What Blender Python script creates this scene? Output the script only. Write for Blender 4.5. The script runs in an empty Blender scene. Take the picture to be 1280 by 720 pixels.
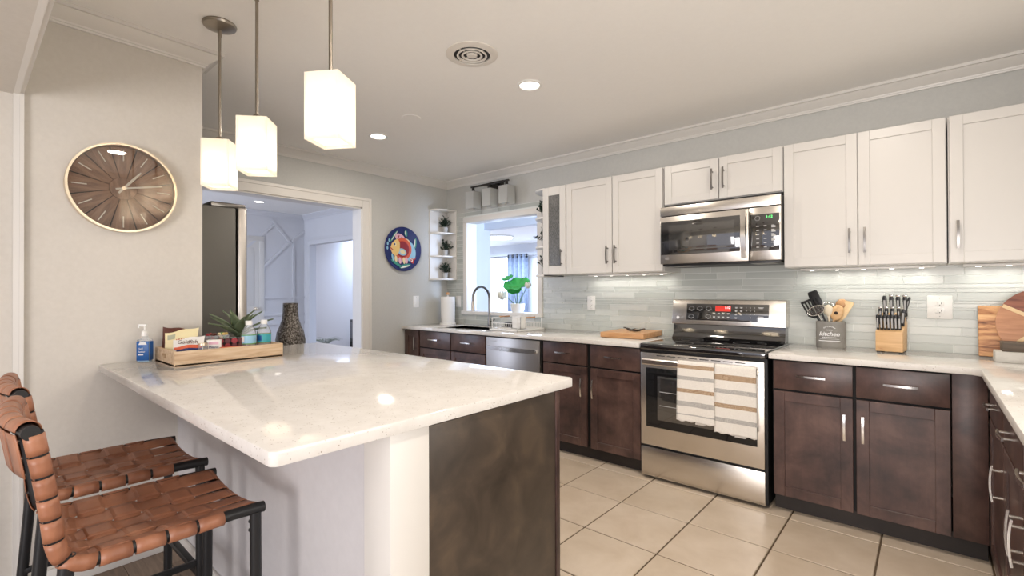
import bpy, bmesh, math, random
from mathutils import Vector, Matrix
random.seed(7)
C = bpy.context.scene.collection
PI = math.pi
sc = bpy.context.scene
# ------------------------------------------------------------------ camera, world, lights, exposure
def make_camera():
    cd = bpy.data.cameras.new('camera'); cam = bpy.data.objects.new('camera', cd); C.objects.link(cam)
    cd.sensor_width = 36; cd.lens = 600.446/1280*36; cd.clip_start = .02
    yaw, pit, rol = math.radians(40.947), math.radians(.325), math.radians(.194)
    F = Vector((-math.sin(yaw)*math.cos(pit), math.cos(yaw)*math.cos(pit), math.sin(pit)))
    R = Vector((math.cos(yaw), math.sin(yaw), 0)); D = F.cross(R)
    r = R*math.cos(rol)+D*math.sin(rol); d = -R*math.sin(rol)+D*math.cos(rol)
    m = Matrix((r, -d, -F)).transposed().to_4x4(); m.translation = (0, 0, 1.26)
    cam.matrix_world = m
    sc.camera = cam
make_camera()
w = bpy.data.worlds.new('world'); sc.world = w; w.use_nodes = True
w.node_tree.nodes['Background'].inputs[0].default_value = (.88, .88, 1, 1)
w.node_tree.nodes['Background'].inputs[1].default_value = .75
sc.view_settings.view_transform = 'Standard'; sc.view_settings.look = 'None'
sc.view_settings.exposure = 0.42; sc.view_settings.gamma = 1; sc.view_settings.use_curve_mapping = False
sc.cycles.use_denoising = True
sc.cycles.max_bounces = 10
sc.cycles.sample_clamp_indirect = 6
WARM = (1, .90, .79); COOL = (.54, .70, 1.0); NEUT = (1, .93, .84)
def area(name, loc, size, power, col, rot=(0, 0, 0), sy=None, shape=None):
    l = bpy.data.lights.new(name, 'AREA'); l.energy = power; l.color = col; l.size = size
    if sy: l.shape = 'RECTANGLE'; l.size_y = sy
    if shape: l.shape = shape
    o = bpy.data.objects.new(name, l); C.objects.link(o); o.location = loc; o.rotation_euler = rot
    return o
def point(name, loc, power, col, rad=.03):
    l = bpy.data.lights.new(name, 'POINT'); l.energy = power; l.color = col; l.shadow_soft_size = rad
    o = bpy.data.objects.new(name, l); C.objects.link(o); o.location = loc; return o
P_CAN, P_PEND, P_HALL, P_ROOM, P_UNDER = 8.5, 5.0, 75, 460, .42
# daylight of the hall and the room beyond, plus added fill lights without windows
area('front_ceiling_fill', (.5, -3.3, 1.0), 2.2, 120, (1, .95, .92), (math.radians(126), 0, 0), 1.6)  # added behind the camera, tilted up to lift the ceiling
area('right_wall_fill', (.80, 1.0, 1.33), 1.3, 14, (1, .95, .88), (math.radians(90), 0, math.radians(90)), .8)  # added fill to brighten ceiling and clock wall; no window stands here
area('hall_daylight', (-5.9, -.9, 1.3), 2.4, P_HALL, (.72, .80, 1), (math.radians(90), 0, 0), 1.8)
area('living_room_daylight', (-7.0, 7.6, 2.3), 4, P_ROOM, COOL, (0, 0, 0), 3)
area('partition_fill', (-1.5, 4.2, 1.5), .7, 75, COOL, (math.radians(90), 0, math.radians(90)), 1.2)  # added out of view to brighten the partition
area('nook_fill', (-8.0, 4.35, 2.35), .8, 26, COOL, (0, 0, 0), .7)  # added overhead to brighten the nook walls
# recessed lamps of the kitchen ceiling (two in the picture, two behind)
CANS = [(-1.794, 2.234), (-3.288, 2.179), (-.25, 2.25), (-.25, .9)]
for x, y in CANS:
    area('recessed_lamp', (x, y, 2.474), .12, P_CAN, WARM, shape='DISK')

# ------------------------------------------------------------------ materials
MAT = {}
def nodes(name):
    m = bpy.data.materials.new(name); m.use_nodes = True; MAT[name] = m
    nt = m.node_tree; return m, nt, nt.nodes['Principled BSDF']
def mat(name, col, rough=.5, metal=0, emit=None, es=1, trans=0, ior=1.45, coat=0, spec=None, alpha=1):
    m, nt, b = nodes(name)
    b.inputs['Base Color'].default_value = (*col, 1); b.inputs['Roughness'].default_value = rough
    b.inputs['Metallic'].default_value = metal; b.inputs['IOR'].default_value = ior
    b.inputs['Transmission Weight'].default_value = trans; b.inputs['Coat Weight'].default_value = coat
    if spec is not None: b.inputs['Specular IOR Level'].default_value = spec
    if emit: b.inputs['Emission Color'].default_value = (*emit, 1); b.inputs['Emission Strength'].default_value = es
    return m
def ramp(nt, stops):
    r = nt.nodes.new('ShaderNodeValToRGB'); e = r.color_ramp.elements
    while len(e) < len(stops): e.new(.5)
    for k, (p, c) in enumerate(stops): e[k].position = p; e[k].color = (*c, 1)
    return r
def coords(nt, scale=(1, 1, 1), kind='Object'):
    t = nt.nodes.new('ShaderNodeTexCoord'); mp = nt.nodes.new('ShaderNodeMapping')
    mp.inputs['Scale'].default_value = scale; nt.links.new(t.outputs[kind], mp.inputs['Vector']); return mp.outputs['Vector']
def noise(nt, vec, scale, detail=3, rough=.5, dist=0):
    n = nt.nodes.new('ShaderNodeTexNoise'); n.inputs['Scale'].default_value = scale
    n.inputs['Detail'].default_value = detail; n.inputs['Roughness'].default_value = rough; n.inputs['Distortion'].default_value = dist
    nt.links.new(vec, n.inputs['Vector']); return n.outputs['Fac']
def bump(nt, b, h, strength=.2, dist=.002):
    n = nt.nodes.new('ShaderNodeBump'); n.inputs['Strength'].default_value = strength; n.inputs['Distance'].default_value = dist
    nt.links.new(h, n.inputs['Height']); nt.links.new(n.outputs[0], b.inputs['Normal'])
def nmat(name, stops, scale, rough=.5, stretch=(1, 1, 1), detail=4, dist=0, metal=0, coat=0, bmp=0, bdist=.002, rr=.55):
    m, nt, b = nodes(name)
    v = coords(nt, stretch); f = noise(nt, v, scale, detail, rr, dist); r = ramp(nt, stops)
    nt.links.new(f, r.inputs[0]); nt.links.new(r.outputs[0], b.inputs['Base Color'])
    b.inputs['Roughness'].default_value = rough; b.inputs['Metallic'].default_value = metal; b.inputs['Coat Weight'].default_value = coat
    if bmp: bump(nt, b, f, bmp, bdist)
    return m
def island(name, stops, rough, coat=0, grain=None, gstretch=(1, 1, 1), gmix=.4, gscale=8):
    """material whose colour varies from loose piece to loose piece (tiles, planks)"""
    m, nt, b = nodes(name)
    g = nt.nodes.new('ShaderNodeNewGeometry'); r = ramp(nt, stops); nt.links.new(g.outputs['Random Per Island'], r.inputs[0])
    out = r.outputs[0]
    if grain:
        f = noise(nt, coords(nt, gstretch), gscale, 5, .6, .4); r2 = ramp(nt, grain); nt.links.new(f, r2.inputs[0])
        mx = nt.nodes.new('ShaderNodeMixRGB'); mx.blend_type = 'MULTIPLY'; mx.inputs[0].default_value = gmix
        nt.links.new(out, mx.inputs[1]); nt.links.new(r2.outputs[0], mx.inputs[2]); out = mx.outputs[0]
    nt.links.new(out, b.inputs['Base Color']); b.inputs['Roughness'].default_value = rough; b.inputs['Coat Weight'].default_value = coat
    return m
WALLC = (.60, .575, .53)
nmat('wall_paint', [(.3, (.60, .565, .51)), (.7, (.63, .595, .54))], 60, .75, bmp=.06)
nmat('wall_grey', [(.3, (.50, .50, .48)), (.7, (.53, .53, .505))], 60, .75, bmp=.06)
nmat('ceiling_paint', [(.3, (.885, .87, .84)), (.7, (.90, .885, .855))], 40, .8, bmp=.08)
nmat('knee_paint', [(.3, (.56, .545, .555)), (.7, (.59, .575, .585))], 30, .6, bmp=.03)
mat('trim_white', (.70, .675, .635), .35)
mat('hall_white', (.66, .66, .68), .6)
mat('cabinet_white', (.61, .59, .56), .33)
def darkwood():
    m, nt, b = nodes('dark_wood')
    v = coords(nt); f = noise(nt, v, 5, 5, .6, .3); r = ramp(nt, [(.34, (.042, .024, .022)), (.5, (.086, .047, .040)), (.66, (.140, .079, .064))])
    nt.links.new(f, r.inputs[0])
    g = noise(nt, coords(nt, (1, 1, .12)), 70, 3, .6); r2 = ramp(nt, [(.3, (.75, .75, .75)), (.7, (1, 1, 1))]); nt.links.new(g, r2.inputs[0])
    mx = nt.nodes.new('ShaderNodeMixRGB'); mx.blend_type = 'MULTIPLY'; mx.inputs[0].default_value = .6
    nt.links.new(r.outputs[0], mx.inputs[1]); nt.links.new(r2.outputs[0], mx.inputs[2])
    nt.links.new(mx.outputs[0], b.inputs['Base Color']); b.inputs['Roughness'].default_value = .36
darkwood()
nmat('island_wood', [(.3, (.034, .025, .018)), (.5, (.058, .042, .030)), (.7, (.100, .070, .045))], 7, .4, (1.2, 1, 1), 7, .5)
mat('gap_black', (.006, .005, .005), .7)
nmat('toe_kick', [(.3, (.022, .016, .014)), (.7, (.035, .026, .022))], 5, .55)
def quartz():
    m, nt, b = nodes('quartz')
    v = coords(nt)
    a = noise(nt, v, 14, 5, .7); r = ramp(nt, [(.3, (.655, .625, .585)), (.7, (.74, .715, .68))]); nt.links.new(a, r.inputs[0])
    vo = nt.nodes.new('ShaderNodeTexVoronoi'); vo.inputs['Scale'].default_value = 120; nt.links.new(v, vo.inputs['Vector'])
    r2 = ramp(nt, [(.0, (.32, .27, .22)), (.16, (.55, .5, .45)), (.24, (1, 1, 1))]); nt.links.new(vo.outputs['Distance'], r2.inputs[0])
    n2 = noise(nt, v, 45, 2); r3 = ramp(nt, [(.5, (0, 0, 0)), (.56, (1, 1, 1))]); nt.links.new(n2, r3.inputs[0])
    mx = nt.nodes.new('ShaderNodeMixRGB'); mx.blend_type = 'MULTIPLY'
    nt.links.new(r3.outputs[0], mx.inputs[0]); nt.links.new(r.outputs[0], mx.inputs[1]); nt.links.new(r2.outputs[0], mx.inputs[2])
    nt.links.new(mx.outputs[0], b.inputs['Base Color']); b.inputs['Roughness'].default_value = .07; b.inputs['IOR'].default_value = 1.45
quartz()
def steel(name, col, rough):
    m, nt, b = nodes(name)
    f = noise(nt, coords(nt, (.6, .6, 90)), 6, 2); r = ramp(nt, [(.3, tuple(c*.95 for c in col)), (.7, col)])
    nt.links.new(f, r.inputs[0]); nt.links.new(r.outputs[0], b.inputs['Base Color'])
    b.inputs['Roughness'].default_value = rough; b.inputs['Metallic'].default_value = 1
steel('steel', (.68, .64, .59), .27)
steel('steel_soft', (.52, .49, .46), .36)
mat('chrome', (.74, .72, .69), .18, 1)
mat('nickel', (.36, .32, .27), .3, 1)
mat('dark_nickel', (.20, .19, .18), .28, 1)
mat('dark_bronze', (.055, .052, .048), .3, .8)
mat('black_metal', (.012, .012, .013), .42, 0)
mat('black_gloss', (.008, .008, .009), .05, 0, ior=2.3)
mat('black_plastic', (.014, .014, .015), .38)
mat('oven_glass', (.010, .010, .011), .05)
mat('oven_inner', (.035, .034, .033), .06, ior=2.3)
mat('mark_white', (.75, .75, .75), .5)
mat('mark_dim', (.10, .10, .10), .4)
mat('mark_grey', (.42, .42, .42), .5)
mat('display_red', (.35, .02, .015), .3, emit=(.9, .06, .04), es=.45)
mat('digit_lit', (1, 1, 1), .5, emit=(1, .95, .95), es=1.2)
mat('digit_green', (.1, .9, .2), .5, emit=(.15, 1, .25), es=1.2)
mat('lens_white', (1, 1, 1), .5, emit=(1, .94, .85), es=6)
mat('lens_cool', (1, 1, 1), .5, emit=(.85, .92, 1), es=3)
mat('bulb', (1, 1, 1), .5, emit=(1, .88, .68), es=5)
mat('fridge_side', (.115, .110, .098), .42, .3)
mat('champagne', (.74, .63, .48), .3, .8)
mat('hand_cream', (.82, .76, .64), .4)
mat('white_plastic', (.78, .77, .74), .35)
mat('white_paper', (.80, .79, .77), .9)
mat('white_ceramic', (.80, .79, .77), .15)
mat('slot_dark', (.03, .03, .03), .6)
mat('vent_white', (.74, .70, .64), .5)
mat('leaf_dark', (.020, .040, .024), .5)
mat('leaf_agave', (.12, .155, .085), .5)
mat('leaf_lotus', (.06, .42, .10), .45)
mat('stem_green', (.07, .16, .06), .5)
mat('petal_white', (.75, .74, .66), .5)
mat('pot_grey', (.42, .41, .39), .6)
mat('shelf_white', (.74, .72, .69), .35)
mat('paper_label', (.72, .72, .70), .6)
for n, c in dict(blue=(.010, .095, .33), light_blue=(.30, .55, .72), teal=(.05, .36, .42), yellow=(.80, .58, .18), cream=(.80, .70, .42), orange=(.66, .115, .045), red=(.50, .05, .035),
                 brown=(.10, .03, .02), cherry=(.10, .015, .02), navy=(.012, .018, .12), pink=(.75, .45, .55), deep_red=(.28, .02, .03), green=(.12, .30, .05), white=(.78, .76, .72), sea=(.05, .28, .22), gold=(.80, .55, .20), sage=(.42, .42, .30)).items():
    mat('ink_'+n, c, .35)
nmat('leather', [(.3, (.23, .088, .045)), (.55, (.35, .145, .076)), (.75, (.46, .22, .125))], 9, .42, detail=6, bmp=.12)
nmat('maple', [(.3, (.56, .34, .16)), (.7, (.70, .46, .24))], 6, .5, (1, 6, 14), 5, .6)
nmat('butcher', [(.3, (.44, .22, .095)), (.7, (.62, .36, .17))], 8, .45, (1, 7, 9), 5, .5)
nmat('pale_wood', [(.3, (.70, .50, .26)), (.7, (.84, .64, .38))], 7, .5, (6, 1, 8), 5, .5)
nmat('acacia', [(.32, (.10, .032, .014)), (.42, (.40, .18, .08)), (.55, (.64, .36, .17)), (.75, (.76, .50, .27))], 4.5, .4, (.8, 3, 4.5), 6, 1.4)
nmat('red_wood', [(.3, (.16, .045, .028)), (.6, (.33, .115, .066)), (.8, (.42, .17, .10))], 6, .4, (1.2, 4, 9), 6, .6)
nmat('tan_wood', [(.3, (.42, .18, .085)), (.7, (.58, .29, .15))], 6, .4, (1.2, 4, 9), 6, .6)
nmat('tray_wood', [(.28, (.40, .25, .14)), (.5, (.58, .42, .27)), (.75, (.70, .55, .39))], 5, .6, (9, 1.2, 10), 6, .6)
nmat('dark_slab', [(.3, (.055, .04, .028)), (.7, (.13, .095, .065))], 6, .55, (1, 3, 14), 5, .4)
nmat('pale_stone', [(.3, (.48, .46, .42)), (.7, (.64, .62, .57))], 12, .5, (1, 2, 3), 6, .4)
nmat('concrete', [(.3, (.20, .19, .175)), (.7, (.29, .28, .255))], 10, .7, bmp=.1)
nmat('clock_wood', [(.28, (.17, .082, .045)), (.5, (.31, .17, .10)), (.75, (.47, .29, .185))], 5, .5, (1, 9, 2.5), 6, .9)
nmat('towel_white', [(.4, (.70, .66, .60)), (.6, (.80, .76, .70))], 260, .95, bmp=.6, bdist=.003)
nmat('towel_tan', [(.42, (.20, .105, .045)), (.58, (.62, .48, .34))], 420, .95, bmp=.6, bdist=.003)
nmat('towel_grey', [(.42, (.26, .25, .24)), (.58, (.62, .59, .55))], 420, .95, bmp=.6, bdist=.003)
nmat('hammered', [(.38, (.05, .042, .034)), (.5, (.13, .115, .10)), (.64, (.30, .28, .26))], 90, .35, metal=.5, bmp=1, bdist=.01, detail=2)
nmat('curtain', [(.3, (.15, .17, .22)), (.7, (.22, .25, .31))], 20, .9)
mat('sheer', (.80, .84, .92), .9, emit=(.80, .90, 1), es=.55)  # emission puts the glow of daylight into the cloth itself
mat('window_sky', (1, 1, 1), .5, emit=(.80, .90, 1), es=2.0)
mat('grout', (.74, .76, .73), .8)
mat('floor_grout', (.11, .075, .045), .85)
island('glass_tile', [(0, (.42, .445, .415)), (.5, (.47, .49, .46)), (1, (.54, .555, .525))], .32)
island('floor_tile', [(0, (.63, .53, .42)), (1, (.69, .585, .475))], .33, grain=[(.3, (.80, .76, .70)), (.7, (1, 1, 1))], gmix=.8, gscale=5)
island('floor_plank', [(0, (.17, .115, .078)), (.5, (.24, .17, .12)), (1, (.31, .23, .17))], .45, grain=[(.3, (.45, .42, .40)), (.7, (1, 1, 1))], gstretch=(1, 10, 1), gmix=.85, gscale=5)
def glassy(name, col, fac, rough=.05, milk=0):
    """thin clear plastic or glass: see-through mixed with a sharp reflection and, for plastic, a little haze"""
    m = bpy.data.materials.new(name); m.use_nodes = True; MAT[name] = m; nt = m.node_tree; nt.nodes.clear()
    o = nt.nodes.new('ShaderNodeOutputMaterial'); t = nt.nodes.new('ShaderNodeBsdfTransparent'); t.inputs[0].default_value = (*col, 1)
    g = nt.nodes.new('ShaderNodeBsdfGlossy'); g.inputs[0].default_value = (1, 1, 1, 1); g.inputs['Roughness'].default_value = rough
    src = t.outputs[0]
    if milk:
        d = nt.nodes.new('ShaderNodeBsdfDiffuse'); d.inputs[0].default_value = (.85, .88, .90, 1)
        m2 = nt.nodes.new('ShaderNodeMixShader'); m2.inputs[0].default_value = milk
        nt.links.new(src, m2.inputs[1]); nt.links.new(d.outputs[0], m2.inputs[2]); src = m2.outputs[0]
    mx = nt.nodes.new('ShaderNodeMixShader')
    lw = nt.nodes.new('ShaderNodeLayerWeight'); lw.inputs[0].default_value = fac
    nt.links.new(lw.outputs['Fresnel'], mx.inputs[0]); nt.links.new(src, mx.inputs[1]); nt.links.new(g.outputs[0], mx.inputs[2])
    nt.links.new(mx.outputs[0], o.inputs[0]); return m
glassy('clear_plastic', (.97, .98, .99), .12, .15, .22)
glassy('clear_glass', (1, 1, 1), .37, .0)
def frosted(name, tcol, dcol, emit=0):
    m = bpy.data.materials.new(name); m.use_nodes = True; MAT[name] = m; nt = m.node_tree; nt.nodes.clear()
    o = nt.nodes.new('ShaderNodeOutputMaterial'); a = nt.nodes.new('ShaderNodeBsdfTranslucent'); a.inputs[0].default_value = (*tcol, 1)
    d = nt.nodes.new('ShaderNodeBsdfPrincipled'); d.inputs['Base Color'].default_value = (*dcol, 1); d.inputs['Roughness'].default_value = .35
    if emit: d.inputs['Emission Color'].default_value = (1, .88, .70, 1); d.inputs['Emission Strength'].default_value = emit
    mx = nt.nodes.new('ShaderNodeMixShader'); mx.inputs[0].default_value = .4
    nt.links.new(a.outputs[0], mx.inputs[1]); nt.links.new(d.outputs[0], mx.inputs[2]); nt.links.new(mx.outputs[0], o.inputs[0])
frosted('lamp_glass', (.95, .91, .84), (.80, .77, .72), .26)
frosted('shade_glass', (.85, .85, .83), (.70, .70, .68))
nmat('rain_glass', [(.35, (.075, .075, .072)), (.65, (.17, .17, .165))], 120, .12, (1, 1, .5), 3, .5, bmp=.5, bdist=.004)

# ------------------------------------------------------------------ mesh helpers
class MB:
    def __init__(s): s.bm = bmesh.new(); s.mi = 0
    def _add(s, t, M=None):
        if M is not None: bmesh.ops.transform(t, matrix=M, verts=t.verts)
        base = len(s.bm.verts); vs = [s.bm.verts.new(v.co) for v in t.verts]
        t.verts.index_update()
        for f in t.faces:
            try: g = s.bm.faces.new([vs[v.index] for v in f.verts]); g.material_index = s.mi
            except ValueError: pass
        t.free(); return s
    def box(s, x0, x1, y0, y1, z0, z1, bev=0, M=None, seg=2):
        t = bmesh.new(); bmesh.ops.create_cube(t, size=1)
        bmesh.ops.transform(t, matrix=Matrix.Translation(((x0+x1)/2, (y0+y1)/2, (z0+z1)/2)) @ Matrix.Diagonal((abs(x1-x0), abs(y1-y0), abs(z1-z0), 1)), verts=t.verts)
        if bev: bmesh.ops.bevel(t, geom=t.edges[:], offset=min(bev, .45*min(abs(x1-x0), abs(y1-y0), abs(z1-z0))), segments=seg, affect='EDGES', profile=.5)
        return s._add(t, M)
    def cyl(s, p0, p1, r0, r1=None, seg=20, bev=0):
        r1 = r0 if r1 is None else r1; p0, p1 = Vector(p0), Vector(p1); d = p1-p0
        t = bmesh.new(); bmesh.ops.create_cone(t, cap_ends=True, segments=seg, radius1=r0, radius2=r1, depth=d.length)
        if bev:
            e = [e for e in t.edges if all(len(f.verts) == seg or len(f.verts) == 4 for f in e.link_faces) and any(len(f.verts) == seg for f in e.link_faces)]
            bmesh.ops.bevel(t, geom=e, offset=bev, segments=2, affect='EDGES', profile=.5)
        return s._add(t, Matrix.Translation((p0+p1)/2) @ d.to_track_quat('Z', 'Y').to_matrix().to_4x4())
    def sphere(s, c, r, seg=16, scale=(1, 1, 1), M=None):
        t = bmesh.new(); bmesh.ops.create_uvsphere(t, u_segments=seg, v_segments=max(6, seg*2//3), radius=r)
        m = Matrix.Translation(c) @ (M or Matrix()) @ Matrix.Diagonal((*scale, 1)); return s._add(t, m)
    def lathe(s, prof, c=(0, 0, 0), seg=28, M=None):
        t = bmesh.new(); rings = []
        for r, z in prof:
            rings.append([t.verts.new((r*math.cos(2*PI*k/seg), r*math.sin(2*PI*k/seg), z)) for k in range(seg)] if r > 1e-6 else [t.verts.new((0, 0, z))])
        for a, b in zip(rings, rings[1:]):
            for k in range(seg):
                q = [a[k % len(a)], a[(k+1) % len(a)], b[(k+1) % len(b)], b[k % len(b)]]
                q = [v for i, v in enumerate(q) if v not in q[:i]]
                if len(q) > 2: t.faces.new(q)
        return s._add(t, Matrix.Translation(c) @ (M or Matrix()))
    def prism(s, pts, z0, z1, M=None, bev=0):
        t = bmesh.new(); lo = [t.verts.new((x, y, z0)) for x, y in pts]; hi = [t.verts.new((x, y, z1)) for x, y in pts]
        n = len(pts); t.faces.new(lo[::-1]); t.faces.new(hi)
        for k in range(n): t.faces.new((lo[k], lo[(k+1) % n], hi[(k+1) % n], hi[k]))
        bmesh.ops.recalc_face_normals(t, faces=t.faces[:])
        if bev: bmesh.ops.bevel(t, geom=t.edges[:], offset=bev, segments=2, affect='EDGES', profile=.5)
        return s._add(t, M)
    def sweep(s, path, sec, up=(0, 0, 1), radii=None, cap=True):
        """sec: list of (a,b) in the (side, up) frame; path: 3-D points"""
        P = [Vector(p) for p in path]; up = Vector(up); t = bmesh.new(); rings = []
        for i, p in enumerate(P):
            d = (P[min(i+1, len(P)-1)]-P[max(i-1, 0)]).normalized()
            side = d.cross(up)
            if side.length < 1e-4: side = d.cross(Vector((1, 0, 0.01)))
            side.normalize(); u = side.cross(d)
            k = radii[i] if radii else 1
            rings.append([t.verts.new(p+side*a*k+u*b*k) for a, b in sec])
        n = len(sec)
        for a, b in zip(rings, rings[1:]):
            for k in range(n): t.faces.new((a[k], a[(k+1) % n], b[(k+1) % n], b[k]))
        if cap: t.faces.new(rings[0][::-1]); t.faces.new(rings[-1])
        bmesh.ops.recalc_face_normals(t, faces=t.faces[:])
        return s._add(t)
    def tube(s, path, r, seg=10, radii=None, up=(0, 0, 1)):
        return s.sweep(path, [(r*math.cos(2*PI*k/seg), r*math.sin(2*PI*k/seg)) for k in range(seg)], up, radii)
    def grid(s, fn, nu, nv, close=False):
        t = bmesh.new(); V = [[t.verts.new(fn(i/nu, j/nv)) for j in range(nv+1)] for i in range(nu+1)]
        for i in range(nu):
            for j in range(nv): t.faces.new((V[i][j], V[i+1][j], V[i+1][j+1], V[i][j+1]))
        return s._add(t)
    def quad(s, a, b, c, d):
        f = s.bm.faces.new([s.bm.verts.new(p) for p in (a, b, c, d)]); f.material_index = s.mi; return s
    def build(s, name, mats, parent=None, angle=35, solid=0, offset=0, loc=None):
        me = bpy.data.meshes.new(name); bmesh.ops.recalc_face_normals(s.bm, faces=s.bm.faces[:]) if not solid else None
        s.bm.to_mesh(me); s.bm.free()
        for m in ([mats] if isinstance(mats, str) else mats): me.materials.append(MAT[m])
        for p in me.polygons: p.use_smooth = True
        me.set_sharp_from_angle(angle=math.radians(angle))
        o = bpy.data.objects.new(name, me); C.objects.link(o); o.parent = parent
        if loc: o.location = loc
        if solid:
            md = o.modifiers.new('thickness', 'SOLIDIFY'); md.thickness = solid; md.offset = offset
        return o
def tag(o, label, cat, group=None):
    o['label'] = label; o['category'] = cat
    if group: o['group'] = group
    return o
def thing(name, label, cat, loc=(0, 0, 0), rz=0, group=None):
    o = bpy.data.objects.new(name, None); o.empty_display_size = .05; C.objects.link(o)
    o.location = loc; o.rotation_euler = (0, 0, rz); return tag(o, label, cat, group)
def struct(mb, name, mats, **k):
    o = mb.build(name, mats, **k); o['kind'] = 'structure'; return o
def dup(root, loc, rz, label, group=None):
    r = root.copy(); C.objects.link(r); r.location = loc; r.rotation_euler = (0, 0, rz); r['label'] = label
    if group: r['group'] = group
    for ch in list(root.children):
        c = ch.copy(); C.objects.link(c); c.parent = r
        for g in ch.children:
            d = g.copy(); C.objects.link(d); d.parent = c
    return r
def text(name, body, size, M, material, parent, extrude=.0004, align='CENTER', shear=0, bold=0):
    cu = bpy.data.curves.new(name, 'FONT'); cu.body = body; cu.size = size; cu.extrude = extrude; cu.align_x = align; cu.align_y = 'CENTER'
    cu.shear = shear; cu.offset = bold; cu.materials.append(MAT[material])
    f = bpy.data.objects.new(name, cu); C.objects.link(f); me = bpy.data.meshes.new_from_object(f); bpy.data.objects.remove(f)
    o = bpy.data.objects.new(name, me); C.objects.link(o); o.parent = parent; o.matrix_local = M; return o
def front(x, y, z): return Matrix.Translation((x, y, z)) @ Matrix.Rotation(PI/2, 4, 'X')      # lettering facing -Y
def arc(cx, cy, r, a0, a1, n): return [(cx+r*math.cos(a0+(a1-a0)*k/n), cy+r*math.sin(a0+(a1-a0)*k/n)) for k in range(n+1)]

# ------------------------------------------------------------------ the room
H = 2.49
XL, XC, YW, XR = -4.15, -2.825, 3.66, .83
YH = 3.70; XF = -7.70
# ceiling, floors
b = MB(); b.box(XF-.1, 1.6, -3.5, YW, H, H+.1); struct(b, 'ceiling', 'ceiling_paint')
b = MB(); b.box(-10, -1.2, YW+.12, 10.0, H, H+.1); struct(b, 'ceiling_living', 'ceiling_paint')
def floor():
    b = MB(); b.mi = 0; b.box(XF-.1, 1.7, -3.5, 10, -.05, -.004)
    b.mi = 1
    x0, y0, p, g = -1.3935, 2.190, .4015, .004
    for i in range(-7, 8):
        for j in range(-8, 4):
            xa, xb, ya, yb = x0+i*p+g, x0+(i+1)*p-g, y0+j*p+g, y0+(j+1)*p-g
            if xa < XL: continue
            if ya < .9 and i < 1: continue
            if j < -5: continue
            b.box(xa, xb, ya, min(yb, YW), -.012, 0, .0025, seg=1)
    b.mi = 2
    def planks(xa, xb, ya, yb, w, L):
        y = ya; k = 0
        while y < yb-.01:
            x = xa - random.random()*L
            while x < xb:
                a, c = max(x, xa), min(x+L, xb)
                if c-a > .02: b.box(a+.001, c-.001, y+.001, min(y+w, yb)-.001, -.012, 0)
                x += L
            y += w; k += 1
    planks(-2.86, -.994, -3.4, .82, .15, 1.1); planks(-.994, 1.6, -3.4, .178, .15, 1.1)
    planks(XF, XL, -1, YH+.08, .18, 1.2); planks(-9.9, -1.3, YH+.08, 9.9, .18, 1.2)
    struct(b, 'floor', ['floor_grout', 'floor_tile', 'floor_plank'])
floor()
# range wall with the pass-through opening and the hall doorway further left
PX0, PX1, PZ0, PZ1 = -3.82, -2.83, 1.04, 2.01
b = MB()
def wallbox(b, x0, x1, z0, z1, y0=YW, y1=YW+.12): b.box(x0, x1, y0, y1, z0, z1)
wallbox(b, XL-.15, PX0, 0, H); wallbox(b, PX1, XR+.1, 0, H); wallbox(b, PX0, PX1, 0, PZ0); wallbox(b, PX0, PX1, PZ1, H)
struct(b, 'wall_back', 'wall_grey')
HX0, HX1, HZ = -7.50, -6.20, 2.005
b = MB(); b.box(XF-.1, HX0, YH, YH+.1, 0, H); b.box(HX1, XL-.15, YH, YH+.1, 0, H); b.box(HX0, HX1, YH, YH+.1, HZ, H)
struct(b, 'wall_hall_right', 'hall_white')
# plate wall with the wide cased opening into the hall
DY0, DY1, DZ = 1.16, 2.566, 2.07
b = MB(); b.box(XL-.15, XL, 0, DY0, 0, H); b.box(XL-.15, XL, DY1, YW, 0, H); b.box(XL-.15, XL, DY0, DY1, DZ, H)
struct(b, 'wall_left', 'wall_grey')
b = MB(); b.box(XC-.13, XC, -3.5, .823, 0, H); struct(b, 'wall_clock', 'wall_paint')
b = MB(); b.box(XL-.15, XC-.13, .02, .12, 0, H); struct(b, 'wall_alcove', 'wall_grey')
b = MB(); b.box(XR, XR+.1, .16, YW, 0, H); struct(b, 'wall_right', 'wall_grey')
b = MB(); b.box(XC, 1.6, -.28, .145, 2.073, H); struct(b, 'beam', 'wall_paint')
b = MB(); b.box(XC, XC+.013, .145, .163, 0, 2.073); b.box(XC, 1.6, .145, .163, 2.073, 2.086); b.box(XC, XC+.02, .163, .176, 0, 2.09); b.box(XC, 1.6, .163, .176, 2.078, 2.10)
struct(b, 'trim_1', 'trim_white')
# crown mouldings: profile (distance from wall, height)
CROWN = [(0, 2.415), (.010, 2.415), (.012, 2.424), (.018, 2.424), (.020, 2.432), (.030, 2.440), (.045, 2.452), (.060, 2.468), (.064, 2.474), (.078, 2.474), (.080, H), (0, H)]
def crown(path, prof=CROWN):
    b = MB(); P = [Vector((x, y)) for x, y in path]; rings = []
    for i, p in enumerate(P):
        ds = []
        if i > 0: ds.append((P[i]-P[i-1]).normalized())
        if i < len(P)-1: ds.append((P[i+1]-P[i]).normalized())
        ns = [Vector((d.y, -d.x)) for d in ds]                         # right-hand side
        m = ns[0] if len(ns) == 1 else (ns[0]+ns[1])/(1+ns[0].dot(ns[1]))
        rings.append([b.bm.verts.new((p.x+m.x*d, p.y+m.y*d, z)) for d, z in prof])
    for a, c in zip(rings, rings[1:]):
        for k in range(len(prof)-1): b.bm.faces.new((a[k], a[k+1], c[k+1], c[k]))
    return b
struct(crown([(XC, .145), (XC, .823), (XC-.13, .823), (XC-.13, .12)]), 'trim_2', 'trim_white', angle=25)
struct(crown([(XL, .12), (XL, YW), (XR, YW), (XR, .2)]), 'trim_3', 'trim_white', angle=25)
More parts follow.
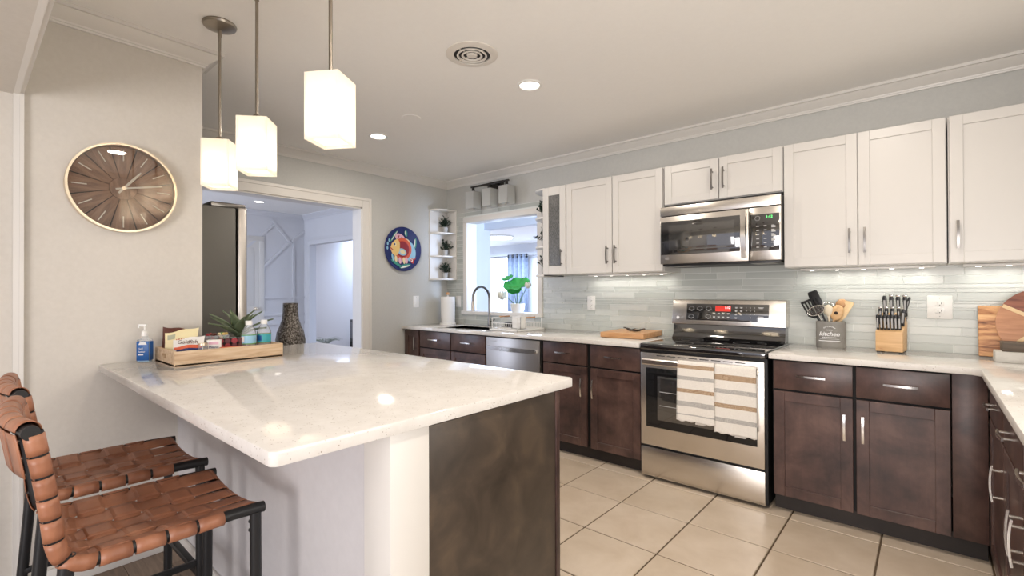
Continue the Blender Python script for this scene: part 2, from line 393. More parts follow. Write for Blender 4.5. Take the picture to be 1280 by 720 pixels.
struct(crown([(XF, -1), (XF, YH), (XL-.15, YH), (XL-.15, -1)]), 'trim_4', 'hall_white', angle=25)
# door casing (both legs and head), jamb lining
def casing(name, u0, u1, z1, wdt, put, material='trim_white', z0=0, th=.02):
    b = MB()
    for (a, c, z, zz) in ((u0-wdt, u0, z0, z1+wdt), (u1, u1+wdt, z0, z1+wdt), (u0, u1, z1, z1+wdt)):
        put(b, a, c, z, zz, th*.7)
    s = wdt*.28
    for (a, c, z, zz) in ((u0-wdt, u0-wdt+s, z0, z1+wdt), (u1+wdt-s, u1+wdt, z0, z1+wdt), (u0-wdt+s, u1+wdt-s, z1+wdt-s, z1+wdt)): put(b, a, c, z, zz, th)
    return struct(b, name, material)
casing('trim_5', DY0, DY1, DZ, .095, lambda b, a, c, z, zz, t: b.box(XL, XL+t, a, c, z, zz, .002, seg=1))
b = MB(); b.box(XL-.152, XL+.002, DY1-.012, DY1, 0, DZ); b.box(XL-.152, XL+.002, DY0, DY0+.012, 0, DZ); b.box(XL-.152, XL+.002, DY0, DY1, DZ-.012, DZ); struct(b, 'trim_6', 'trim_white')
casing('trim_7', HX0, HX1, HZ, .09, lambda b, a, c, z, zz, t: b.box(a, c, YH-t, YH, z, zz, .002, seg=1), 'hall_white')
b = MB()
for z in (.0, ): b.box(XL, XL+.014, DY1+.1, 3.03, 0, .09, .003)
struct(b, 'baseboard_left', 'trim_white')
# pass-through frame and sill
def passframe():
    b = MB(); f = .05; i = .008
    b.box(PX0-f, PX0+i, YW-.022, YW+.13, PZ0+.001, PZ1-i, .003); b.box(PX1-i, PX1+f, YW-.022, YW+.13, PZ0+.001, PZ1-i, .003)
    b.box(PX0-f, PX1+f, YW-.022, YW+.13, PZ1-i, PZ1+f, .003); b.box(PX0-f-.02, PX1+f, YW-.035, YW+.15, PZ0-.035, PZ0+.001, .004)
    struct(b, 'window_1', 'trim_white')
passframe()
# linear glass mosaic on the range wall: one loose piece per glass strip on a grout bed
def splash():
    b = MB(); yb = YW
    b.mi = 0
    for x0, x1, z0, z1 in ((XL, PX0-.05, .90, 2.12), (PX1+.05, XR, .90, 2.12), (PX0-.05, PX1+.05, .90, PZ0-.036), (PX0-.05, PX1+.05, PZ1+.05, 2.12)): b.box(x0, x1, yb-.004, yb+.01, z0, z1)
    b.mi = 1; z = .902; hs = [.048, .024, .014, .048, .024, .048, .014, .024]
    k = 0
    while z < 2.11:
        h = random.choice(hs); h = min(h, 2.118-z); x = XL-random.random()*.3
        while x < XR:
            L = random.uniform(.16, .46); a, c = max(x, XL)+.001, min(x+L, XR)-.001
            parts = [(a, c)]
            if z+h > PZ0-.036 and z < PZ1+.05: 
                parts = [(a, min(c, PX0-.05)), (max(a, PX1+.05), c)]
            for (p, q) in parts:
                if q-p > .006: b.box(p+.001, q-.001, yb-.0078, yb-.003, z+.0018, z+h-.0018)
            x += L
        z += h
    struct(b, 'wall_backsplash', ['grout', 'glass_tile'])
splash()
# hall: far wall with batten pattern, its door; living room seen through the openings
def hall():
    b = MB(); b.box(XF-.1, XF, -1.1, YH, 0, H); struct(b, 'wall_hall', 'hall_white')
    b = MB(); b.box(XF-.1, XL-.15, -1.1, -1, 0, H); struct(b, 'wall_hall_left', 'hall_white')
    b = MB(); b.box(XL-.25, XL-.15, -1.1, .02, 0, H); struct(b, 'wall_hall_near', 'hall_white')
    b = MB()
    def batten(y0, z0, y1, z1, wd=.035, th=.018):
        d = Vector((0, y1-y0, z1-z0)); n = Vector((0, -d.z, d.y)).normalized()*wd/2
        p = [(y0+n.y, z0+n.z), (y1+n.y, z1+n.z), (y1-n.y, z1-n.z), (y0-n.y, z0-n.z)]
        M = Matrix(((0, 0, 1, XF), (1, 0, 0, 0), (0, 1, 0, 0), (0, 0, 0, 1)))
        b.prism(p, 0, th, M)
    for q_, s in enumerate(((2.3, 1.42, 3.216, 2.299), (3.172, 2.384, 3.463, 2.043), (3.463, 2.043, 3.02, 1.60), (3.489, 2.058, 3.715, 2.25), (3.52, 0.1, 3.52, 2.04), (2.3, 2.3, 2.75, 2.41), (3.06, 1.164, YH, 1.164), (3.06, .90, YH, .90), (3.06, .762, YH, .762))): batten(*s, th=.016+.0008*q_)
    b.box(XF, XF+.02, -1, 2.83, 0, .12); b.box(XF, XF+.02, 3.05, YH, 0, .12)
    struct(b, 'trim_8', 'hall_white')
    b = MB(); b.box(XF, XF+.02, 3.0, 3.07, 0, 2.03, .003); b.box(XF, XF+.02, 2.1, 2.17, 0, 2.03, .003); b.box(XF, XF+.02, 2.1, 3.07, 2.03, 2.10, .003); struct(b, 'trim_9', 'trim_white')
    b = MB(); b.box(XF+.002, XF+.012, 2.17, 3.0, 0.01, 2.03); b.box(XF+.012, XF+.02, 2.25, 2.92, .2, .95, .004); b.box(XF+.012, XF+.02, 2.25, 2.92, 1.05, 1.92, .004)
    d = struct(b, 'door_1', 'trim_white')
    b = MB(); b.cyl((XF+.012, 2.93, 1.0), (XF+.05, 2.93, 1.0), .012); b.sphere((XF+.065, 2.93, 1.0), .028); b.build('door_knob', 'champagne', d)
hall()
def living():
    b = MB(); b.box(-10, -1.2, 9.7, 9.8, 0, .35); b.box(-10, -9.75, 9.7, 9.8, .35, 2.02); b.box(-8.2, -1.2, 9.7, 9.8, .35, 2.02); b.box(-10, -1.2, 9.7, 9.8, 2.02, H); struct(b, 'wall_living_far', 'hall_white')
    b = MB(); b.box(-10.1, -10, YH, 9.8, 0, H); struct(b, 'wall_living_left', 'hall_white')
    b = MB(); b.box(-1.3, -1.2, YH+.08, 9.8, 0, H); struct(b, 'wall_living_right', 'hall_white')
    b = MB(); b.box(-4.62, -4.5, YW+.12, 4.74, 0, H); struct(b, 'wall_partition', 'hall_white')
    b = MB(); b.box(-4.5, -1.3, 4.62, 4.74, 2.075, H); struct(b, 'beam_living', 'hall_white')
    b = MB(); b.box(-10, -8.9, 4.86, 4.98, 0, H); b.box(-8.9, -7.3, 4.86, 4.98, 0, H); struct(b, 'wall_nook', 'hall_white')
    b = MB()
    for x in (-9.75, -9.0, -8.25): b.box(x, x+.05, 9.68, 9.78, .35, 2.02)
    for z in (.35, 1.97): b.box(-9.70, -8.25, 9.68, 9.78, z, z+.05)
    wo = struct(b, 'window_2', 'trim_white')
    b = MB(); b.box(-9.75, -8.2, 9.74, 9.75, .4, 1.97); b.build('pane', 'window_sky', wo)
living()
# island knee wall and end post
b = MB(); b.box(XC, -1.14, .715, .833, 0, .90); struct(b, 'wall_knee', 'knee_paint')
b = MB(); b.box(-1.14, -1.02, .709, .833, 0, .90, .002); struct(b, 'trim_10', 'trim_white')
b = MB(); b.box(XC, -1.02, .700, .715, 0, .085, .004); b.box(XC, -1.02, .694, .715, 0, .02, .004); struct(b, 'baseboard_knee', 'trim_white')
b = MB(); b.box(XC, XC+.014, .163, .70, 0, .085, .004); struct(b, 'baseboard_clock', 'trim_white')

# ------------------------------------------------------------------ cabinet parts
def pull(parent, p, axis, L=.13, material='chrome', out=(0, -1, 0), bow=.006, name='handle'):
    """bar pull centred on p: two posts and a gently bowed flat bar"""
    p = Vector(p); a = Vector(axis); o = Vector(out); b = MB()
    for s in (-1, 1): b.cyl(p+a*s*L*.37, p+a*s*L*.37+o*.026, .0045, seg=10)
    path = [p+a*(t*L/2)+o*(.028+bow*(1-t*t)) for t in [k/6-1 for k in range(13)]]
    sec = [(-.0055, -.003), (.0055, -.003), (.0055, .003), (-.0055, .003)]
    b.sweep(path, sec, up=out)
    return b.build(name, material, parent)
def shaker(b, x0, x1, z0, z1, y=0, fr=.055, th=.02, rec=.008):
    b.box(x0, x0+fr, y, y+th, z0, z1, .0015, seg=1); b.box(x1-fr, x1, y, y+th, z0, z1, .0015, seg=1)
    b.box(x0+fr, x1-fr, y, y+th, z0, z0+fr, .0015, seg=1); b.box(x0+fr, x1-fr, y, y+th, z1-fr, z1, .0015, seg=1)
    b.box(x0+fr-.003, x1-fr+.003, y+rec, y+th-.002, z0+fr-.003, z1-fr+.003)
def base_cabinet(label, loc, rz, W, cols, drawers=True, deep=.59, group='dark base cabinets', filler=None, hm='chrome'):
    t = thing('base_cabinet', label, 'cabinet', loc, rz, group)
    b = MB(); b.box(0, W, .021, deep, .10, .866); b.build('carcass', 'gap_black', t)
    b = MB(); b.box(0, W if not filler else filler[1], .068, deep-.01, 0, .10); b.build('toe_kick', 'toe_kick', t)
    for (x0, x1, side) in cols:
        if drawers:
            m = MB(); m.box(x0, x1, 0, .02, .700, .858, .002); d = m.build('drawer_front', 'dark_wood', t)
            pull(d, ((x0+x1)/2, 0, .783), (1, 0, 0), .135, hm)
        m = MB(); shaker(m, x0, x1, .098, .688 if drawers else .858); d = m.build('door', 'dark_wood', t)
        hx = x1-.035 if side == 'R' else x0+.03
        pull(d, (hx, 0, .54 if drawers else .73), (0, 0, 1), .135, hm)
    if filler:
        m = MB(); m.box(filler[0], filler[1], 0.004, .021, .098, .866, .001); m.build('filler_panel', 'dark_wood', t)
    return t
YD = 3.055
base_cabinet('narrow dark base cabinet with one tall door beside the plate wall', (-4.14, YD, 0), 0, .245, [(.006, .232, 'R')], drawers=False)
base_cabinet('dark sink base cabinet with two drawer fronts left of the dishwasher', (-3.893, YD, 0), 0, .93, [(.008, .466, 'R'), (.476, .922, 'L')])
base_cabinet('dark double base cabinet between the dishwasher and the range', (-2.335, YD, 0), 0, .845, [(.010, .413, 'R'), (.447, .841, 'L')])
base_cabinet('dark double base cabinet with corner filler right of the range', (-.682, YD, 0), 0, .757, [(.008, .379, 'R'), (.393, .755, 'L')], filler=(.761, .882))
base_cabinet('dark base cabinet of the side run nearest the inside corner', (.2, 3.0, 0), -PI/2, .53, [(.004, .524, 'R')])
base_cabinet('dark base cabinet second from the corner in the side run', (.2, 2.468, 0), -PI/2, .476, [(.004, .468, 'R')])
base_cabinet('dark base cabinet third from the corner at the right photo edge', (.2, 1.99, 0), -PI/2, .47, [(.004, .464, 'L')])
# worktops
def worktop_left():
    b = MB(); sx0, sx1, sy0, sy1 = -3.66, -3.0, 3.14, 3.46
    z0, z1 = .868, .90
    b.box(XL+.002, sx0, 3.03, YW-.009, z0, z1, .003); b.box(sx1, -1.488, 3.03, YW-.009, z0, z1, .003); b.box(sx0-.003, sx1+.003, 3.03, sy0, z0, z1, .003); b.box(sx0-.003, sx1+.003, sy1, YW-.009, z0, z1, .003)
    o = b.build('worktop', 'quartz'); tag(o, 'pale speckled quartz worktop holding the sink and dish rack', 'worktop')
    b = MB(); d = .19; w_ = .006
    b.box(sx0, sx1, sy0, sy1, z0-d, z0-d+w_); b.box(sx0-w_, sx0, sy0, sy1, z0-d, z1-.004); b.box(sx1, sx1+w_, sy0, sy1, z0-d, z1-.004)
    b.box(sx0, sx1, sy0-w_, sy0, z0-d, z1-.004); b.box(sx0, sx1, sy1, sy1+w_, z0-d, z1-.004)
    k = b.build('sink', 'steel_soft'); tag(k, 'undermount steel sink under the gooseneck faucet', 'sink')
    b = MB(); b.cyl((-3.33, 3.3, z0-d+w_), (-3.33, 3.3, z0-d+w_+.004), .04); b.build('drain', 'chrome', k)
worktop_left()
b = MB(); b.prism([(-.694, 3.03), (.145, 3.03), (.175, 3.0), (.175, 1.25), (XR-.002, 1.25), (XR-.002, YW-.009), (-.694, YW-.009)], .868, .90, bev=.003)
tag(b.build('worktop', 'quartz'), 'L-shaped pale quartz worktop right of the range', 'worktop')
# island
def island_unit():
    t = thing('island_cabinet', 'dark brown island cabinet with plain end panel under the quartz top', 'cabinet', (-1.9, 1.1, 0))
    L = lambda x, y: (x+1.9, y-1.1)
    def bx(b, x0, x1, y0, y1, z0, z1, bev=0): b.box(x0+1.9, x1+1.9, y0-1.1, y1-1.1, z0, z1, bev)
    b = MB(); bx(b, XC+.01, -1.034, .833, 1.41, .1, .90); bx(b, XC+.01, -1.034, .833, 1.36, 0, .1); b.build('carcass', 'island_wood', t)
    b = MB(); bx(b, -1.034, -1.02, .835, 1.409, 0, .895, .001); b.build('end_panel', 'island_wood', t)
    b = MB(); bx(b, -1.05, -1.018, 1.413, 1.436, 0.1, .895, .001); b.build('face_frame', 'dark_wood', t)
    for k in range(4):
        b = MB(); shaker(b, -.90+k*.445, -.90+k*.445+.437, .11, .885, .314); o = b.build('door', 'dark_wood', t)
        pull(o, (-.90+k*.445+(.40 if k % 2 == 0 else .037), .334, .76), (0, 0, 1), .13, out=(0, 1, 0))
    b = MB(); b.prism([(XC+.001, .414), (-1.017, .414), (-1.005, .426), (-1.005, 1.50), (-1.02, 1.515), (-2.95, 1.515), (-2.95, .828), (XC+.001, .828)], .9005, .934, bev=.005)
    tag(b.build('island_worktop', 'quartz'), 'large pale speckled quartz island top with overhang for stools', 'worktop')
island_unit()
# upper cabinets
def upper_cabinet(label, X0, W, doors, z0=1.395, z1=2.15, deep=.3205, glass=False, hz=None):
    t = thing('upper_cabinet', label, 'cabinet', (X0, 3.33, z0), 0, 'white upper cabinets'); h = z1-z0
    b = MB(); b.box(0, W, .0205, deep, 0.0, h, .001, seg=1); b.build('carcass', 'cabinet_white', t)
    for (x0, x1, side) in doors:
        b = MB()
        if glass:
            fr = .05; b.box(x0, x0+fr*1.2, 0, .02, .004, h-.003, .0015, seg=1); b.box(x1-fr*1.2, x1, 0, .02, .004, h-.003, .0015, seg=1)
            b.box(x0+fr*1.2, x1-fr*1.2, 0, .02, .004, .075, .0015, seg=1); b.box(x0+fr*1.2, x1-fr*1.2, 0, .02, h-.075, h-.003, .0015, seg=1)
        else: shaker(b, x0, x1, .004, h-.003, fr=.052)
        d = b.build('door', 'cabinet_white', t)
        if glass:
            b = MB(); b.box(x0+.06, x1-.06, .008, .014, .075, h-.075); b.build('glass_panel', 'rain_glass', d)
        hx = x1-.035 if side == 'R' else x0+.03
        pull(d, (hx, 0, hz if hz else .143), (0, 0, 1), .14, 'dark_nickel')
    return t
upper_cabinet('slim white upper cabinet with grey textured glass door', -2.536, .244, [(.003, .241, 'R')], glass=True)
upper_cabinet('white upper cabinet with two doors left of the microwave', -2.29, .845, [(.004, .430, 'R'), (.436, .841, 'L')])
upper_cabinet('short white upper cabinet with two doors above the microwave', -1.437, .76, [(.004, .376, 'R'), (.384, .756, 'L')], z0=1.868, hz=.135)
upper_cabinet('white upper cabinet with two doors right of the microwave', -.674, .747, [(.004, .371, 'R'), (.376, .743, 'L')])
upper_cabinet('white upper cabinet at the right photo edge', .078, .74, [(.006, .385, 'L'), (.391, .734, 'R')])
# strip lamps under the upper cabinets
for nm, x0, x1, lb in (('a', -2.2, -1.5, 'white strip light under the cabinet left of the microwave'), ('b', -.62, .03, 'white strip light under the cabinet right of the microwave'), ('c', .14, .72, 'white strip light under the rightmost upper cabinet')):
    t = thing('strip_light', lb, 'light', ((x0+x1)/2, 3.56, 1.395), 0, 'under-cabinet strip lights'); L = (x1-x0)/2
    b = MB(); b.box(-L, L, -.03, .03, -.014, -.001, .002); b.build('housing', 'white_plastic', t)
    for k in range(5):
        b = MB(); cx = -L+.06+k*(2*L-.12)/4; b.lathe([(.0, -.0155), (.010, -.015), (.011, -.013), (.0, -.013)], (cx, 0, 0), 14); b.build('lens', 'lens_white', t)
        area('strip_lamp', ((x0+x1)/2+cx, 3.56, 1.372), .05, P_UNDER*.4, (1, .96, .88), shape='DISK')

# ------------------------------------------------------------------ range
def kitchen_range():
    t = thing('range', 'stainless freestanding electric range with black glass cooktop', 'range', (-1.091, 3.035, 0)); h = .389
    b = MB(); b.box(-h, h, .012, .60, .02, .86); b.build('body', 'black_plastic', t)
    b = MB()
    for x in (-.34, .34):
        for y in (.06, .55): b.cyl((x, y, 0), (x, y, .021), .018, seg=12)
    b.build('levelling_feet', 'black_plastic', t)
    b = MB(); b.box(-h+.004, h-.012, -.006, .012, .022, .214, .004); b.build('storage_drawer', 'steel', t)
    b = MB(); b.box(-h+.004, h-.012, -.010, .012, .228, .845, .006); d = b.build('oven_door', 'steel', t)
    b = MB(); b.box(-.345, .338, -.0125, -.009, .352, .745, .002); b.build('window', 'oven_glass', d)
    b = MB(); b.box(-.265, .26, -.0140, -.0122, .405, .695, .001)
    for z in (.5, .59):
        b.mi = 1; b.box(-.25, .245, -.0148, -.0138, z, z+.004)
    b.build('inner_window', ['oven_inner', 'mark_grey'], d)
    b = MB()
    sec = [(-.018, -.008), (.018, -.008), (.020, .0), (.012, .006), (-.012, .006), (-.020, .0)]
    b.sweep([(x, -.058-.006*(1-(x/.35)**2), .79) for x in [-.352+.0352*2*k for k in range(11)]], sec, up=(0, -1, 0))
    for x in (-.34, .34): b.box(x-.011, x+.011, -.056, -.008, .777, .803, .003)
    b.build('handle', 'steel', d)
    b = MB()
    for k in range(8): b.box(-.27+k*.07, -.27+k*.07+.055, -.0115, -.009, .826, .831)
    b.build('vent_slots', 'slot_dark', d)
    b = MB(); b.box(-h, h, -.018, .6, .862, .905, .012, seg=3); ck = b.build('cooktop', 'black_gloss', t)
    for x, y, r in ((-.19, .14, .10), (.19, .14, .075), (-.19, .41, .075), (.19, .41, .10)):
        b = MB()
        for rr in (r, r*.97): b.lathe([(rr-.0015, .9052), (rr-.0015, .9056), (rr+.0015, .9056), (rr+.0015, .9052)], (x, y, 0), 36)
        b.build('burner_ring', 'mark_dim', ck)
    # backguard: black lower step, steel console leaning back a little
    b = MB(); b.prism([(.50, .903), (.615, .903), (.615, 1.01), (.535, 1.01), (.528, .95), (.52, .925)], -h+.012, h-.012, Matrix(((0, 0, 1, 0), (1, 0, 0, 0), (0, 1, 0, 0), (0, 0, 0, 1)))); b.build('backsplash_panel', 'black_gloss', t)
    b = MB(); b.prism([(.505, 1.010), (.62, 1.010), (.62, 1.19), (.535, 1.19)], -h+.008, h-.004, Matrix(((0, 0, 1, 0), (1, 0, 0, 0), (0, 1, 0, 0), (0, 0, 0, 1))), bev=.004); cs = b.build('console', 'steel', t)
    sl = math.atan2(.03, .18)
    K = Matrix.Translation((0, .520, 1.10)) @ Matrix.Rotation(PI/2-sl, 4, 'X')        # local x right, y up the slope, z out
    def flat(b, x0, x1, y0, y1, z): b.box(x0, x1, y0, y1, z-.0006, z, 0, K)
    b = MB(); b.box(-.272, .282, -.060, .060, -.001, .0022, .002, K); pn = b.build('control_panel', 'black_gloss', cs)
    b = MB(); flat(b, -.065, .040, .008, .048, .0032); b.build('display', 'display_red', pn)
    text('display_time', '1:12', .022, K @ Matrix.Translation((.018, .034, .0036)), 'digit_lit', pn)
    b = MB(); r_ = random.Random(3)
    for cx, cy in ((-.235, .02), (-.175, .022), (-.112, .022), (-.235, -.038), (-.112, -.036)):
        pts = arc(cx, cy, .019, -.1, PI+.1, 16)
        b.sweep([tuple(K @ Vector((x, y, .003))) for x, y in pts], [(-.0008, -.0008), (.0008, -.0008), (.0008, .0008), (-.0008, .0008)], up=(0, -1, .1))
        flat(b, cx-.006, cx+.006, cy-.012, cy-.006, .0032); flat(b, cx-.018, cx-.008, cy-.006, cy-.002, .0032); flat(b, cx+.008, cx+.018, cy-.006, cy-.002, .0032)
    b.build('burner_marks', 'mark_grey', pn)
    b = MB()
    for x, y in [(-.072, -.008), (-.04, -.008), (-.01, -.008), (.024, -.008), (-.072, -.034), (-.04, -.034), (-.01, -.034), (.024, -.034), (.075, .036), (.108, .036), (.075, .012), (.108, .012), (.075, -.012), (.108, -.012), (.075, -.036)]:
        flat(b, x-.008, x+.008, y+.001, y+.004, .0032); flat(b, x-.006, x+.006, y-.004, y-.001, .0032)
    flat(b, .215, .25, .038, .041, .0032); flat(b, .22, .245, .032, .035, .0032); flat(b, .215, .25, -.026, -.023, .0032); flat(b, .22, .245, -.036, -.033, .0032)
    b.build('printed_legend', 'mark_white', pn)
    for k, c in enumerate('1234567890'):
        x, y = (.142+.026*(k % 3), .036-.022*(k//3)) if k < 9 else (.168, -.032)
        text('button_digit', c, .011, K @ Matrix.Translation((x, y, .003)), 'mark_white', pn)
    b = MB(); b.cyl(tuple(K @ Vector((-.335, -.045, 0))), tuple(K @ Vector((-.335, -.045, .003))), .011, seg=20); b.build('badge', 'mark_white', cs)
    text('lettering', 'LG', .022, K @ Matrix.Translation((-.308, -.045, .0025)), 'mark_grey', cs)
kitchen_range()
# towels over the oven handle
def dish_towel(label, x0, x1, zb_front, zb_back, seed, stripes):
    t = thing('dish_towel', label, 'towel', ((x0+x1)/2, 2.97, .80), 0, 'striped towels on the oven handle'); w_ = (x1-x0)/2
    rnd = random.Random(seed); ph = rnd.random()*6
    yf, yb, top = -.012, .016, .018
    def path(s):                                                       # s in metres from the front bottom edge
        Lf = .80-zb_front+top-.012
        if s < Lf: return yf, zb_front-.80+s
        a = (s-Lf)/(PI*.013)
        if a < 1: return yf+.013-.013*math.cos(a*PI)+.0, (top-.012)+.013*math.sin(a*PI)
        return yb-.002, (top-.012)-(s-Lf-PI*.013)
    Lf = .80-zb_front+top-.012; Lt = Lf+PI*.013+(.80-zb_back)
    def fn(u, v):
        s = u*Lt; y, z = path(s); f = max(0, 1-s/(Lf*1.02)) if s < Lf else 0
        x = (v-.5)*2*w_*(1+.04*f)
        y += -.004*f*math.sin(v*9+ph)*1.3 - .006*f*abs(math.sin(v*4+ph))
        if s >= Lf+PI*.013: y += .003*math.sin(v*7)
        if s < .004: z += .004*math.sin(v*26+ph)
        return (x, y, z)
    n = 90
    b = MB(); tb = bmesh.new(); V = [[tb.verts.new(fn(i/n, j/16)) for j in range(17)] for i in range(n+1)]
    for i in range(n):
        s = (i+.5)/n*Lt; m = 0
        for (a, c, k) in stripes:
            if a <= s < c: m = k
        for j in range(16):
            f = tb.faces.new((V[i][j], V[i+1][j], V[i+1][j+1], V[i][j+1])); f.material_index = m
    mi = [f.material_index for f in tb.faces]
    vs = [b.bm.verts.new(v.co) for v in tb.verts]; tb.verts.index_update()
    for f, k in zip(tb.faces, mi): b.bm.faces.new([vs[v.index] for v in f.verts]).material_index = k
    tb.free(); b.build('cloth', ['towel_white', 'towel_tan', 'towel_grey'], t, solid=.004, angle=60)
    b = MB()                                                           # frayed care tag at the hem
    b.prism([(-.01, -.03), (.05, -.03), (.065, -.012), (.05, -.008), (-.002, .0)], -.004, -.001, Matrix(((1, 0, 0, .0), (0, 0, 1, .012), (0, 1, 0, zb_front-.80+.014), (0, 0, 0, 1)))); b.build('fringe', 'towel_white', t)
dish_towel('striped kitchen towel on the left half of the oven handle', -1.195, -.972, .448, .50, 1, [(.036, .05, 2), (.095, .122, 2), (.175, .202, 1), (.255, .282, 2), (.325, .35, 1)])
dish_towel('longer striped kitchen towel on the right half of the oven handle', -.968, -.741, .415, .47, 2, [(.065, .09, 2), (.15, .178, 1), (.235, .262, 2), (.315, .343, 1), (.386, .393, 2)])

# ------------------------------------------------------------------ microwave
def microwave():
    t = thing('microwave', 'stainless over-the-range microwave with black window', 'microwave', (-1.052, 3.25, 1.44)); h = .38
    b = MB(); b.box(-h+.002, h-.002, .022, .40, .004, .40); b.build('body', 'black_plastic', t)
    b = MB(); b.box(-h, h, 0, .022, .337, .402, .004); b.build('vent_grille', 'steel', t)
    b = MB(); b.box(-h, .199, 0, .022, 0.002, .333, .004); d = b.build('door', 'steel', t)
    b = MB(); b.box(-h+.006, .150, -.0035, .001, .066, .296, .003); b.build('window', 'black_gloss', d)
    b = MB(); b.box(-.315, .115, -.0046, -.003, .095, .268, .002); b.build('window_screen', 'oven_inner', d)
    b = MB(); b.sweep([(.178, -.030-.016*math.sin(PI*k/12), .022+.30*k/12) for k in range(13)], [(-.017, -.005), (.017, -.005), (.014, .005), (-.014, .005)], up=(0, -1, 0))
    for z in (.032, .312): b.box(.166, .190, -.032, .002, z-.012, z+.012, .003)
    b.build('handle', 'chrome', d)
    b = MB(); b.box(.203, h, 0, .022, .002, .333, .004); c = b.build('control_panel', 'steel', t)
    b = MB(); b.box(.208, h-.006, -.003, .001, .062, .288, .003); k = b.build('keypad', 'black_gloss', c)
    text('display_time', '1:12', .022, front(.318, -.0035, .268), 'digit_green', k)
    b = MB()
    b.sweep([(.252+.014*math.cos(a), -.0035, .263+.014*math.sin(a)) for a in [2*PI*i/20 for i in range(21)]], [(-.0008, -.0008), (.0008, -.0008), (.0008, .0008), (-.0008, .0008)], up=(0, -1, 0))
    for i in range(3):
        for j in range(6): b.box(.245+i*.042, .261+i*.042, -.0042, -.003, .082+j*.026, .087+j*.026)
    for j in range(4): b.box(.330, .352, -.0042, -.003, .12+j*.027, .132+j*.027)
    b.build('printed_legend', 'mark_grey', k)
    text('lettering', 'LG', .022, front(-.33, -.0005, .04), 'mark_grey', d)
    b = MB(); b.box(-h+.01, h-.01, .02, .38, -.012, .004, .003); u = b.build('underside', 'black_plastic', t)
    b = MB(); b.box(-.30, -.17, .05, .16, -.0135, -.011); b.box(.20, .33, .05, .2, -.0135, -.011); b.build('task_lens', 'mark_grey', u)
microwave()
# dishwasher
def dishwasher():
    t = thing('dishwasher', 'stainless dishwasher with bar handle under the worktop', 'dishwasher', (-2.653, 3.05, 0))
    b = MB(); b.box(-.30, .30, .025, .57, .1, .862); b.box(-.3, .3, .07, .56, 0, .1); b.build('body', 'black_plastic', t)
    b = MB(); b.box(-.297, .297, 0, .025, .11, .856, .004); d = b.build('door', 'steel_soft', t)
    b = MB(); b.sweep([(-.27+.54*k/12, -.022-.022*math.sin(PI*k/12), .768) for k in range(13)], [(-.017, -.004), (.017, -.004), (.017, .004), (-.017, .004)], up=(0, -1, 0))
    for x in (-.262, .262): b.box(x-.012, x+.012, -.022, .002, .752, .784, .002)
    b.build('handle', 'chrome', d)
    b = MB(); b.box(-.255, -.17, -.0012, .001, .822, .826); b.build('brand_mark', 'mark_grey', d)
dishwasher()
# refrigerator
def fridge():
    t = thing('refrigerator', 'tall refrigerator with dark grey side behind the clock wall', 'refrigerator', (-3.43, .66, 0)); h = .455
    b = MB(); b.box(-h, h, -.5, .375, .03, 1.735, .006); b.build('body', 'fridge_side', t)
    b = MB()
    for x in (-.4, .4):
        for y in (-.44, .33): b.cyl((x, y, 0), (x, y, .031), .02, seg=12)
    b.build('feet', 'black_plastic', t)
    for (x0, x1, z0, z1) in ((-h, -.003, .70, 1.745), (.003, h, .70, 1.745), (-h, h, .05, .69)):
        b = MB(); b.box(x0, x1, .385, .436, z0, z1, .012, seg=3); d = b.build('door' if z0 > .5 else 'freezer_drawer', 'steel_soft', t)
        b = MB()
        if z0 > .5:
            x = -.05 if x1 < .1 else .05; b.tube([(x, .435, .85), (x, .48, .87), (x, .485, 1.2), (x, .48, 1.58), (x, .435, 1.6)], .011)
        else: b.tube([(-.36, .435, .62), (-.34, .48, .62), (.34, .48, .62), (.36, .435, .62)], .011)
        b.build('handle', 'chrome', d)
    b = MB(); b.box(.30, h-.01, .25, .43, 1.735, 1.762, .006); b.box(-h+.01, -.30, .25, .43, 1.735, 1.762, .006); b.build('hinge_cover', 'dark_nickel', t)
fridge()

